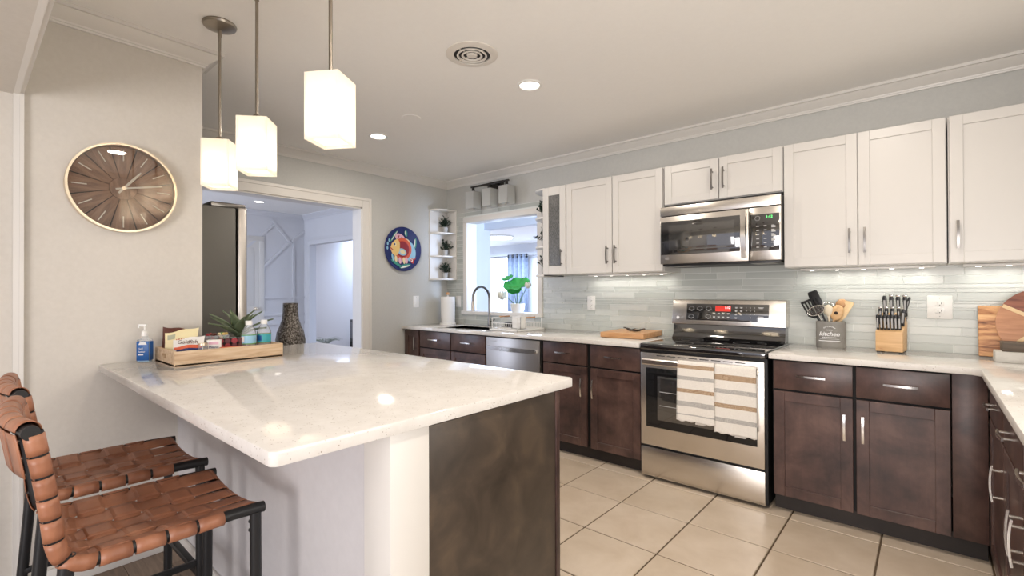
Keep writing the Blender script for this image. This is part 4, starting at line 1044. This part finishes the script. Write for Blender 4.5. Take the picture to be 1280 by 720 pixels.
# ------------------------------------------------------------------ right worktop things
def crock():
    t = thing('utensil_crock', 'oval grey crock with white kitchen lettering full of utensils', 'crock', (-.462, 3.55, .90))
    rx, ry, hh = .078, .055, .165
    b = MB(); S = Matrix.Diagonal((1, ry/rx, 1, 1)); b.lathe([(0, .003), (rx-.004, 0), (rx, .005), (rx, hh-.003), (rx-.003, hh), (rx-.007, hh-.003), (rx-.007, .02), (0, .018)], seg=48, M=S); b.build('pot', 'concrete', t)
    def oval(nm, body, size, z, **k):
        cu = text(nm, body, size, front(0, -ry-.0008, z), 'mark_white', t, .0006, **k); return cu
    oval('lettering', 'kitchen', .036, .088, shear=.25, bold=.0006)
    b = MB(); rr = random.Random(9)
    for z, n, x0, x1 in ((.067, 10, -.033, .033), (.1125, 5, -.014, .014)):            # small lines of print, too fine to read
        for k in range(n):
            x = x0+(x1-x0)*k/(n-1); b.box(x-.0023, x+.0016, -ry-.0012, -ry+.003, z-.0022-.001*rr.random(), z+.0022)
    b.build('fine_print', 'mark_white', t)
    b = MB(); b.box(-.05, .05, -ry-.0012, -ry+.006, .0570, .0578); b.box(-.055, .055, -ry-.0006, -ry+.012, .044, .0475); b.build('printed_rule', 'mark_white', t)
    b = MB()
    for k in range(9):
        a = PI*.2+PI*.6*k/8; b._add(leafbm(.006, .0025), Matrix.Translation((.034*math.cos(a), -ry-.0012, .112+.022*math.sin(a))) @ Matrix.Rotation(PI/2-a+PI/4, 4, 'Y'))
    b.build('printed_wreath', 'mark_white', t)
    def ut(nm, label, base, tip, mat_, head):
        """long handled tool standing in the crock; the head is shaped in its own frame (z along the handle)"""
        base, tip = Vector(base), Vector(tip); d = tip-base
        o = thing(nm, label, 'utensil', (-.462, 3.55, .90), 0, 'utensils standing in the grey crock')
        zz = d.normalized(); yy = Vector((.15, 1, 0)); yy = (yy-zz*yy.dot(zz)).normalized(); xx = yy.cross(zz)
        F = Matrix((xx, yy, zz)).transposed().to_4x4(); F.translation = base; L = d.length
        head(o, F, L, mat_); return o
    def plate_head(w0, w1, hl, slots=0, handle_r=.0055):
        def f(o, F, L, m):
            b = MB(); z0 = L-hl
            if slots:
                n = slots*2+1; 
                b.prism([(-w0*.5, z0), (w0*.5, z0), (w1*.5, z0+hl*.22), (-w1*.5, z0+hl*.22)], -.0015, .0015, F @ Matrix(((1, 0, 0, 0), (0, 0, 1, 0), (0, 1, 0, 0), (0, 0, 0, 1))))
                for k in range(n):
                    if k % 2 == 0:
                        x0 = -w1/2+w1*k/n; b.box(x0, x0+w1/n, -.0015, .0015, z0+hl*.22, L-.012, 0, F)
                b.box(-w1/2, w1/2, -.0015, .0015, L-.014, L, 0, F)
            else:
                b.prism([(-w0*.5, z0), (w0*.5, z0), (w1*.5, z0+hl*.3), (w1*.46, L-.006), (w1*.3, L), (-w1*.3, L), (-w1*.46, L-.006), (-w1*.5, z0+hl*.3)], -.002, .002, F @ Matrix(((1, 0, 0, 0), (0, 0, 1, 0), (0, 1, 0, 0), (0, 0, 0, 1))), bev=.001)
            b.build('head', m, o)
            b = MB(); b.sweep([tuple(F @ Vector((0, 0, z0*k/6+.001))) for k in range(7)], [(-handle_r, -handle_r*.6), (handle_r, -handle_r*.6), (handle_r, handle_r*.6), (-handle_r, handle_r*.6)], up=(0, -1, 0)); b.build('handle', m, o)
        return f
    def spoon_head(rx, rz, hole=False):
        def f(o, F, L, m):
            b = MB(); c = L-rz
            b.grid(lambda u, v: F @ Vector((rx*math.sqrt(max(0, 1-(2*u-1)**2))*(2*v-1), .010*((2*v-1)**2+(2*u-1)**2)-.006, c+rz*(2*u-1))), 14, 8); b.build('bowl', m, o, solid=.004, angle=80)
            b = MB(); b.tube([tuple(F @ Vector((0, -.002, (L-2*rz+.006)*k/5))) for k in range(6)], .0052, 8); b.build('handle', m, o)
            if hole:
                b = MB(); b.cyl(tuple(F @ Vector((0, -.010, c))), tuple(F @ Vector((0, -.005, c))), .010, seg=16); b.build('hole', 'brown_dark', o)
        return f
    def whisk(o, F, L, m):
        b = MB(); z0 = L-.10
        for k in range(5):
            a = PI*k/5; b.tube([tuple(F @ Vector((.030*math.cos(a)*math.sin(2*PI*(t/24)), .018*math.sin(a)*math.sin(2*PI*(t/24)), z0+.10*math.sin(PI*t/24)**.7 if t else z0))) for t in range(0, 25)], .0014, 5)
        b.build('wires', m, o)
        b = MB(); b.tube([tuple(F @ Vector((0, 0, z0*k/4))) for k in range(5)], .006, 8); b.build('handle', m, o)
    def slotted_steel(o, F, L, m):
        b = MB(); c = L-.028
        for k in range(9):
            x = -.044+.011*k; hh_ = .026*math.sqrt(max(0, 1-(x/.05)**2)); b.box(x-.0035, x+.0035, -.0015, .0015, c-hh_, c+hh_, 0, F)
        b.tube([tuple(F @ Vector((.05*math.cos(a), 0, c+.028*math.sin(a)))) for a in [2*PI*k/24 for k in range(25)]], .003, 6); b.build('bowl', m, o)
        b = MB(); b.tube([tuple(F @ Vector((0, 0, (L-.056)*k/4))) for k in range(5)], .0045, 8); b.build('handle', m, o)
    ut('slotted_turner', 'black slotted turner leaning left in the grey crock', (.01, -.02, .03), (-.125, .0, .295), 'black_plastic', plate_head(.03, .085, .125, 4))
    ut('spatula', 'plain black spatula standing tallest in the grey crock', (.02, .02, .03), (-.105, .035, .350), 'black_plastic', plate_head(.03, .062, .12))
    ut('slotted_spoon', 'steel slotted spoon in front of the black turner', (.02, -.025, .03), (-.085, -.03, .255), 'chrome', slotted_steel)
    ut('whisk', 'steel whisk in the middle of the grey crock', (-.01, .0, .03), (-.012, .0, .285), 'chrome', whisk)
    ut('serving_spoon', 'pale ladle with light bowl at the middle of the crock', (.01, -.01, .03), (-.012, -.028, .265), 'cream_spoon', spoon_head(.026, .036))
    ut('wooden_spoon', 'round wooden spoon at the back of the grey crock', (-.02, .015, .03), (.062, .03, .300), 'butcher', spoon_head(.030, .036))
    ut('wooden_spoon', 'wooden spoon with a dark hole at the front of the crock', (-.02, -.02, .03), (.048, -.03, .265), 'maple', spoon_head(.034, .050, True))
    ut('wooden_spatula', 'pale wooden spatula leaning right in the grey crock', (-.025, -.005, .03), (.108, .0, .285), 'pale_wood', plate_head(.02, .036, .13))
    ut('wooden_fork', 'thin pale wooden turner behind the right-leaning spatula', (-.02, .02, .03), (.088, .025, .290), 'pale_wood', plate_head(.02, .028, .12))
mat('cream_spoon', (.68, .60, .46), .45)
crock()
def knife_block():
    t = thing('knife_block', 'light wooden knife block right of the utensil crock', 'knife block', (-.166, 3.54, .90), math.radians(-6))
    # side profile in (y, z): low step in front, tall slanted back
    b = MB(); b.prism([(-.07, .006), (.075, .006), (.085, .16), (.03, .225), (-.012, .15), (-.055, .125), (-.07, .12)], -.062, .062, Matrix(((0, 0, 1, 0), (1, 0, 0, 0), (0, 1, 0, 0), (0, 0, 0, 1))), bev=.003); k = b.build('block', 'maple', t)
    b = MB()
    for x in (-.05, .05):
        for y in (-.058, .062): b.cyl((x, y, 0), (x, y, .007), .009, seg=10)
    b.build('foot', 'black_plastic', t)
    b = MB(); b.prism([(-.055, .029), (-.045, .028), (-.028, .021), (-.024, .019), (-.036, .019), (-.046, .023)], -.0712, -.0698, Matrix(((1, 0, 0, 0), (0, 0, 1, 0), (0, 1, 0, 0), (0, 0, 0, 1)))); b.build('maker_mark', 'butcher', k)
    Mb = Matrix.Translation((-.166, 3.54, .90)) @ Matrix.Rotation(math.radians(-6), 4, 'Z')
    def knife(label, x, y, z, L, tilt, wd, cap, lean=0):
        o = thing('kitchen_knife', label, 'knife', tuple(Mb @ Vector((x, y, z))), 0, 'black handled knives in the block')
        o.rotation_euler = (tilt, lean, math.radians(-6))
        b = MB(); b.prism([(-wd, .0), (wd, .0), (wd*.85, L*.4), (wd*1.1, L*.9), (wd*.6, L), (-wd*.8, L), (-wd*1.1, L*.85), (-wd*.8, L*.4)], -.0065, .0065, Matrix(((1, 0, 0, 0), (0, 0, 1, 0), (0, 1, 0, 0), (0, 0, 0, 1))), bev=.003); b.build('handle', 'black_plastic', o)
        if cap:
            b = MB(); b.box(-wd*1.05, wd*1.0, -.0072, .0072, L-.004, L+.006, .002); b.build('end_cap', 'chrome', o)
        b = MB(); b.box(-wd*.5, wd*.5, -.0075, -.0062, L*.2, L*.8, 0); b.build('rivet_strip', 'mark_grey', o)
        b = MB(); b.box(-wd*.8, wd*.8, -.0012, .0012, -.06, .001); b.build('blade', 'chrome', o)
    od = ['leftmost', 'second', 'third', 'fourth', 'fifth', 'sixth', 'rightmost']
    for k in range(7): knife('%s steak knife in the front row of the block' % od[k], -.053+.0165*k, -.042, .122, .095, .22, .0074, False)
    for k in range(4): knife('%s%s capped knife in the middle row of the block' % (['leftmost', 'second', 'third', 'rightmost'][k], ' small' if k < 3 else ' small'), -.046+.028*k, -.005, .157, .10, .2, .0078, True)
    for k in range(4): knife('%s large knife in the tall back row of the block' % ['leftmost', 'second', 'third', 'rightmost'][k], -.030+.031*k, .022, .205, .12, .2, .0095, k > 0)
    knife('thin sharpening steel leaning out of the right end of the block', .056, .03, .21, .11, .15, .006, False, .25)
    knife('kitchen scissors handle at the right end of the block', .052, -.012, .15, .10, .2, .010, False, .1)
knife_block()
def boards():
    t = thing('serving_board', 'square acacia board with bold grain leaning on the backsplash', 'cutting board', (.39, 3.585, .90)); t.rotation_euler = (math.radians(-11), 0, 0)
    b = MB(); b.box(-.19, .19, -.009, .009, .002, .275, .004); b.build('board', 'acacia', t)
    t = thing('round_board', 'round two-tone wooden board with pale cross inlay', 'cutting board', (.445, 3.50, .90)); t.rotation_euler = (math.radians(-9), 0, 0)
    R = .185; cz = R+.001; Q = Matrix(((1, 0, 0, 0), (0, 0, -1, 0), (0, 1, 0, cz), (0, 0, 0, 1)))
    a1, a2 = math.radians(150), math.radians(42)
    def sector(nm, a, c, m):
        b = MB(); b.prism([(0, 0)]+arc(0, 0, R, a, c, 20), -.008, .008, Q); b.build(nm, m, t)
    sector('upper_wedge', math.radians(42), math.radians(150), 'red_wood'); sector('left_wedge', math.radians(150), math.radians(222), 'tan_wood'); sector('lower_wedge', math.radians(222), math.radians(330), 'red_wood'); sector('right_wedge', math.radians(330), math.radians(402), 'tan_wood')
    for a in (42, 150):
        b = MB(); b.box(-R+.003, R-.003, -.009, .009, -.0088, .0088, 0, Q @ Matrix.Rotation(math.radians(a), 4, 'Z')); b.build('inlay_strip', 'pale_wood', t)
    t = thing('stone_slab', 'pale grey slab lying on the worktop below the dark board', 'slab', (.43, 3.40, .90), 0)
    b = MB(); b.box(-.185, .185, -.055, .055, 0, .054, .003); b.build('slab', 'pale_stone', t)
    t = thing('dark_board', 'dark brown wooden plank lying on the pale grey slab', 'board', (.44, 3.41, .954), 0)
    b = MB(); b.box(-.17, .17, -.055, .055, .0, .046, .003); b.build('plank', 'dark_slab', t)
boards()

# ------------------------------------------------------------------ island top things
ZI = .934
def tray():
    t = thing('wooden_tray', 'long pale wooden snack tray with cut-out handles on the island', 'tray', (-2.615, .842, ZI))
    w_, L, hh, th = .155, .231, .066, .012
    b = MB(); b.box(-w_, w_, -L, L, .0, .010, .001); b.build('tray_floor', 'tray_wood', t)
    for s in (-1, 1):
        b = MB(); b.box(s*w_-th/2-s*th/2, s*w_+th/2-s*th/2, -L, L, .0, hh, .002); b.build('long_side', 'tray_wood', t)
    for s in (-1, 1):
        y0, y1 = (s*L-th if s > 0 else s*L, s*L if s > 0 else s*L+th)
        b = MB(); hx = .032
        b.box(-w_+th, -hx, y0, y1, 0, hh); b.box(hx, w_-th, y0, y1, 0, hh); b.box(-hx, hx, y0, y1, 0, .026); b.box(-hx, hx, y0, y1, .048, hh); b.build('handle_end', 'tray_wood', t)
tray()
def pouch(name, label, loc, rz, w_, hh, tilt, body, bands, words, cat='snack'):
    t = thing(name, label, cat, loc, 0, None); t.rotation_euler = (tilt, 0, rz)
    d = .018; tl = .09 if tilt < -.24 else -.06
    def f(side): return lambda u, v: ((2*u-1)*w_/2*(1-.05*math.sin(PI*v)), side*d*math.sin(PI*u)**.8*math.sin(PI*min(1, max(0, v)))**.8+side*.0025*math.sin(11*u+5*v)*math.sin(PI*v), hh*v*(1+tl*(2*u-1))+.003*math.sin(9*u+3)*v)
    b = MB(); b.grid(f(-1), 16, 16); b.grid(f(1), 16, 16); b.build('wrapper', body, t, angle=80)
    for (v0, v1, u0, u1, m) in bands:
        b = MB(); b.grid(lambda u, v: tuple(Vector(f(-1)(u0+(u1-u0)*u, v0+(v1-v0)*v))+Vector((0, -.0008, 0))), 10, 6); b.build('printed_panel', m, t, angle=80)
    for (s, size, vz, m) in words: text('lettering', s, size, front(0, -d-.0035, hh*vz), m, t, .0005, shear=.1)
    return t
ry = math.radians(62)
pouch('snack_bag', 'brown snack bag at the back of the tray by the wall', (-2.712, .680, .946), ry-.06, .128, .142, -.22, 'ink_brown', [], [])
pouch('snack_bag', 'cream yellow chocolate snack bag leaning in the tray', (-2.655, .684, .946), ry+.05, .135, .136, -.25, 'ink_cream', [(.72, .90, .08, .32, 'ink_sage')]+[(.62, .68, .36+.075*q, .39+.075*q, 'ink_red') for q in range(7)], [])
pouch('snack_bag', 'white and orange cracker packet at the front of the tray', (-2.580, .692, .946), ry, .125, .104, -.28, 'ink_white', [(.38, .49, .12, .97, 'ink_navy'), (.49, .63, .04, .97, 'ink_orange')], [('Goldfish', .024, .77, 'ink_brown')])
def jar(label, loc, m, r=.020, hh=.075):
    t = thing('glass_jar', label, 'jar', loc, 0, 'small jars in the tray')
    b = MB(); b.lathe([(0, 0), (r, 0), (r, hh*.8), (r*.85, hh*.86), (r*.85, hh*.9)], seg=18); b.build('glass', 'clear_plastic', t)
    b = MB(); b.lathe([(0, .003), (r*.9, .003), (r*.9, hh*.6), (0, hh*.6)], seg=16); b.build('contents', m, t)
    b = MB(); b.lathe([(r*.95, hh*.86), (r*.95, hh), (0, hh)], seg=18); b.build('lid', 'champagne', t)
jar('small clear jar in the tray right of the cracker packet', (-2.560, .748, .946), 'towel_tan'); jar('second small clear jar in the tray beside the tea box', (-2.600, .765, .946), 'pale_wood')
def box_thing(name, label, cat, loc, rz, dims, m, panels, words, tilt=0):
    t = thing(name, label, cat, loc, 0); t.rotation_euler = (tilt, 0, rz); w_, d, hh = dims
    b = MB(); b.box(-w_/2, w_/2, -d/2, d/2, 0, hh, .002); k = b.build('carton', m, t)
    for (x0, x1, z0, z1, mm) in panels:
        b = MB(); b.box(x0*w_, x1*w_, -d/2-.0008, -d/2+.001, z0*hh, z1*hh); b.build('printed_panel', mm, t)
    for (s, size, vz, mm) in words: text('lettering', s, size, front(0, -d/2-.0012, hh*vz), mm, t)
    return t
box_thing('tea_box', 'small white and red tea box in the tray', 'tea', (-2.572, .800, .946), ry, (.058, .03, .086), 'ink_white', [(-.4, .4, .2, .42, 'ink_red'), (-.35, .35, .75, .9, 'ink_pink')], [('Milano', .015, .60, 'ink_navy')])
box_thing('red_packet', 'flat red packet lying along the tray front', 'packet', (-2.530, .872, .946), math.radians(80), (.12, .035, .050), 'ink_orange', [(-.45, .45, .4, .75, 'ink_red')], [])
def coffee():
    rnd = random.Random(5); k = 0
    t = thing('coffee_box', 'clear box of dark red coffee pods in the tray', 'coffee', (-2.595, .878, .946), math.radians(75))
    b = MB(); b.box(-.062, .062, -.03, .03, 0, .012, .002); b.box(-.062, -.058, -.03, .03, 0, .082); b.box(.058, .062, -.03, .03, 0, .082); b.box(-.062, .062, .026, .03, 0, .082); b.build('stand', 'black_plastic', t)
    for i in range(4):
        for j in range(3):
            b = MB(); c = (-.043+.0287*i, -.004, .025+.025*j); b.cyl(c, (c[0], c[1]-.022, c[2]), .0095, .0135, 12); b.build('pod', ['ink_cherry', 'ink_brown', 'ink_deep_red'][(i+j+rnd.randint(0, 1)) % 3], t)
coffee()
def candy():
    for nm, lb, loc, cols, seed in (('candy_cup', 'clear cup of red candies behind the tea box', (-2.665, .812, .946), ['ink_red', 'ink_deep_red', 'ink_brown'], 1), ('candy_cup', 'clear cup of green and yellow candies behind the coffee pods', (-2.675, .866, .946), ['ink_green', 'ink_cream', 'ink_gold'], 2)):
        t = thing(nm, lb, 'candy', loc, 0, 'cups of candy on the tray'); rnd = random.Random(seed)
        b = MB(); b.lathe([(0, 0), (.026, 0), (.036, .10), (.034, .10), (.025, .003)], seg=20); b.build('cup', 'clear_plastic', t)
        for k in range(12):
            b = MB(); a = k*2.4; r = .018*math.sqrt((k % 6+1)/6); b.sphere((r*math.cos(a), r*math.sin(a), .075+.014*(k//4)), .010, 8, (1.2, .9, .8)); b.build('sweet', cols[k % 3], t)
        b = MB(); b.lathe([(0, .004), (.026, .004), (.031, .07), (0, .07)], seg=16); b.build('filling', cols[1], t)
candy()
def bottle(label, loc, m1, m2, rz, first=None):
    t = thing('water_bottle', label, 'bottle', loc, rz, 'water bottles in the tray')
    r = .0325; prof = [(0, .004), (r*.8, 0), (r, .008), (r, .03), (r*.96, .035), (r, .04), (r, .105), (r*.93, .118), (.016, .145), (.0135, .150), (.0135, .156)]
    b = MB(); b.lathe(prof, seg=28); b.build('body', 'clear_plastic', t)
    b = MB(); b.lathe([(r+.0006, .058), (r+.0006, .098)], seg=28); l = b.build('label_band', m1, t)
    b = MB(); b.grid(lambda u, v: ((r+.0012)*math.cos(-2.3+1.3*u), (r+.0012)*math.sin(-2.3+1.3*u), .066+.026*v), 10, 2); b.build('printed_panel', m2, t)
    for za in (.055, .097):
        b = MB(); b.lathe([(r+.001, za), (r+.001, za+.004)], seg=28); b.build('label_edge', 'ink_green', t)
    b = MB(); b.lathe([(.0150, .148), (.0158, .151), (.0158, .166), (.0145, .169), (0, .169)], seg=22); b.build('cap', 'white_plastic', t)
bottle('water bottle with pale blue label, left of the two in the tray', (-2.56, .949, .946), 'ink_light_blue', 'ink_white', 0)
bottle('water bottle with teal label, right of the two in the tray', (-2.575, 1.027, .946), 'ink_teal', 'ink_blue', .3)
def agave():
    t = thing('agave_plant', 'spiky green agave in a pale pot behind the water bottles', 'plant', (-2.715, .955, .9462), 0)
    b = MB(); b.lathe([(0, 0), (.036, 0), (.046, .03), (.048, .075), (.044, .079), (.040, .070), (0, .07)], seg=24); b.build('pot', 'pot_white', t)
    rnd = random.Random(11)
    for k in range(13):
        a = k*2.399+.4; el = .34+.95*(k/13); L = .185-.05*(k/13)+rnd.uniform(-.012, .012)
        M = Matrix.Translation((0, 0, .075+.02*k/13)) @ Matrix.Rotation(a, 4, 'Z')
        def fn(u, v):
            wd = .0255*math.sin(PI*(.18+.82*u))**.8*(1-u**3)+.0008; c = (2*v-1)
            x = L*u*math.cos(el+.25-.5*u); z = L*u*math.sin(el+.2-.25*u)
            return M @ Vector((x, c*wd, z+.006*c*c))
        b = MB(); b.grid(fn, 12, 4); b.build('leaf', 'leaf_agave', t, solid=.003, angle=80)
mat('pot_white', (.66, .65, .62), .5)
agave()
def sanitizer():
    t = thing('sanitizer_bottle', 'blue labelled hand sanitizer pump bottle against the clock wall', 'bottle', (-2.735, .565, ZI), math.radians(52))
    t.scale = (.70, .80, 1)
    b = MB(); b.prism([(-.037, -.018), (-.030, -.023), (.030, -.023), (.037, -.018), (.037, .018), (.030, .023), (-.030, .023), (-.037, .018)], .002, .108, bev=.004); b.lathe([(.028, .106), (.018, .118), (.016, .124), (.016, .128)], seg=20); b.build('body', 'clear_plastic', t)
    b = MB(); b.prism([(-.031, -.017), (.031, -.017), (.031, .017), (-.031, .017)], .005, .09); b.build('gel', 'ink_light_blue', t)
    b = MB(); b.box(-.036, .036, -.0245, -.022, .012, .098, .001); b.box(-.036, .036, .022, .0245, .012, .098, .001); b.box(.0365, .0385, -.016, .016, .012, .098); l = b.build('label_panel', 'ink_blue', t)
    text('lettering', 'Hand', .013, front(-.012, -.025, .066), 'mark_white', l); text('lettering', 'Sanitizer', .011, front(-.004, -.025, .052), 'mark_white', l)
    b = MB(); b.box(-.026, .004, -.0252, -.0244, .036, .042); b.build('print_bar', 'mark_white', l)
    b = MB(); b.prism([(-.024, .084), (.024, .084), (.016, .096), (-.016, .096)], -.0252, -.0242, Matrix(((1, 0, 0, 0), (0, 0, 1, 0), (0, 1, 0, 0), (0, 0, 0, 1)))); b.build('emblem', 'mark_white', l)
    b = MB(); b.lathe([(.017, .122), (.019, .125), (.018, .143), (.010, .148), (.006, .15), (.006, .17), (.0, .17)], seg=20); b.build('pump_collar', 'white_plastic', t)
    b = MB(); b.box(-.036, .012, -.007, .007, .167, .178, .003); b.box(-.040, -.030, -.005, .005, .160, .172, .002); b.build('pump_nozzle', 'white_plastic', t)
sanitizer()
# tall hammered vase on the floor by the hall opening
t = thing('floor_vase', 'tall hammered grey metal vase standing before the hall opening', 'vase', (-3.60, 1.625, 0))
b = MB(); b.lathe([(0, 0), (.085, 0), (.09, .01), (.098, .45), (.104, .80), (.103, .90), (.094, .955), (.074, 1.005), (.059, 1.05), (.054, 1.10), (.052, 1.172), (.047, 1.174), (.045, 1.08), (.06, 1.0), (0, .95)], seg=40); b.build('body', 'hammered', t)

# ------------------------------------------------------------------ living room beyond
def curtains():
    t = thing('curtain', 'grey blue grommet curtain in the room beyond the pass-through', 'curtain', (-8.05, 9.5, 0))
    b = MB(); n = 60
    b.grid(lambda u, v: (-.34+.68*u, .06*math.sin(u*2*PI*4.5), .004+2.2*v), n, 2); b.build('fabric', 'curtain', t, solid=.004, angle=80)
    for k in range(9):
        b = MB(); b.lathe([(.03, -.01), (.05, -.008), (.05, .008), (.03, .01)], (-.34+.68*(k+.5)/9, 0, 2.16), 14, Matrix.Rotation(PI/2, 4, 'Y')); b.build('grommet', 'dark_nickel', t)
    r = thing('curtain_rod', 'dark curtain rod across the far living room window', 'rod', (-8.0, 9.5, 2.16))
    b = MB(); b.cyl((-1.9, 0, 0), (.75, 0, 0), .014, seg=10); b.build('rod', 'dark_nickel', r)
    b = MB(); b.sphere((.78, 0, 0), .035, 12); b.sphere((-1.93, 0, 0), .035, 12); b.build('finial', 'dark_nickel', r)
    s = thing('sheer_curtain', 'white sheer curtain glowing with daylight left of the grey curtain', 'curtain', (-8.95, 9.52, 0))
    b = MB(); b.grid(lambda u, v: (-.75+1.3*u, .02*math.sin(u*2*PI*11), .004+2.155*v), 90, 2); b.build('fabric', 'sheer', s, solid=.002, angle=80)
curtains()
fx = thing('ceiling_lamp', 'flat white ceiling lamp in the room beyond the pass-through', 'ceiling lamp', (-7.28, 7.96, H))
b = MB(); b.lathe([(.33, 0), (.33, -.03), (.30, -.04)], seg=36); b.build('rim', 'white_plastic', fx)
b = MB(); b.lathe([(.31, -.035), (.28, -.06), (.0, -.075)], seg=36); b.build('diffuser', 'lens_cool', fx)
def nook():
    t = thing('fern', 'green fern low in the bright room beyond the hall', 'plant', (-8.35, 4.40, 0))
    b = MB(); b.lathe([(0, 0), (.12, 0), (.15, .28), (.14, .28), (.12, .25), (0, .25)], seg=24); b.build('pot', 'pot_grey', t)
    rnd = random.Random(4); b = MB()
    for k in range(22):
        a = k*2.4; L = rnd.uniform(.3, .45); M = Matrix.Translation((0, 0, .26)) @ Matrix.Rotation(a, 4, 'Z')
        for m in range(10):
            u = m/10; p = Vector((L*u*.8, 0, L*(u*1.0-.75*u*u))); 
            for s in (-1, 1):
                b._add(leafbm(.045*(1-u*.6), .009), M @ Matrix.Translation(p+Vector((.01, s*.03*(1-u*.5), 0))) @ Matrix.Rotation(s*1.0, 4, 'Z') @ Matrix.Rotation(PI/2, 4, 'X'))
    b.build('fronds', 'leaf_agave', t)
    t = thing('black_cabinet', 'black cabinet edge at the right of the bright hall doorway', 'cabinet', (-7.72, 4.70, 0))
    b = MB(); b.box(-.05, .35, -.14, .14, 0, .76, .004); b.build('body', 'black_plastic', t)
    b = MB(); b.box(-.045, .345, -.146, -.139, .04, .72, .003); b.build('door', 'black_gloss', t)
    t = thing('wall_hooks', 'black metal wall ornament in the bright room beyond the hall', 'wall ornament', (-7.95, 4.86, 1.25))
    for z in (.0, .20, .27, .43):
        b = MB(); b.tube([(-.06, -.015, z), (0, -.03, z+.01), (.05, -.015, z)], .012, 8); b.sphere((-.03, -.03, z-.01), .022, 10); b.build('hook', 'black_metal', t)
nook()
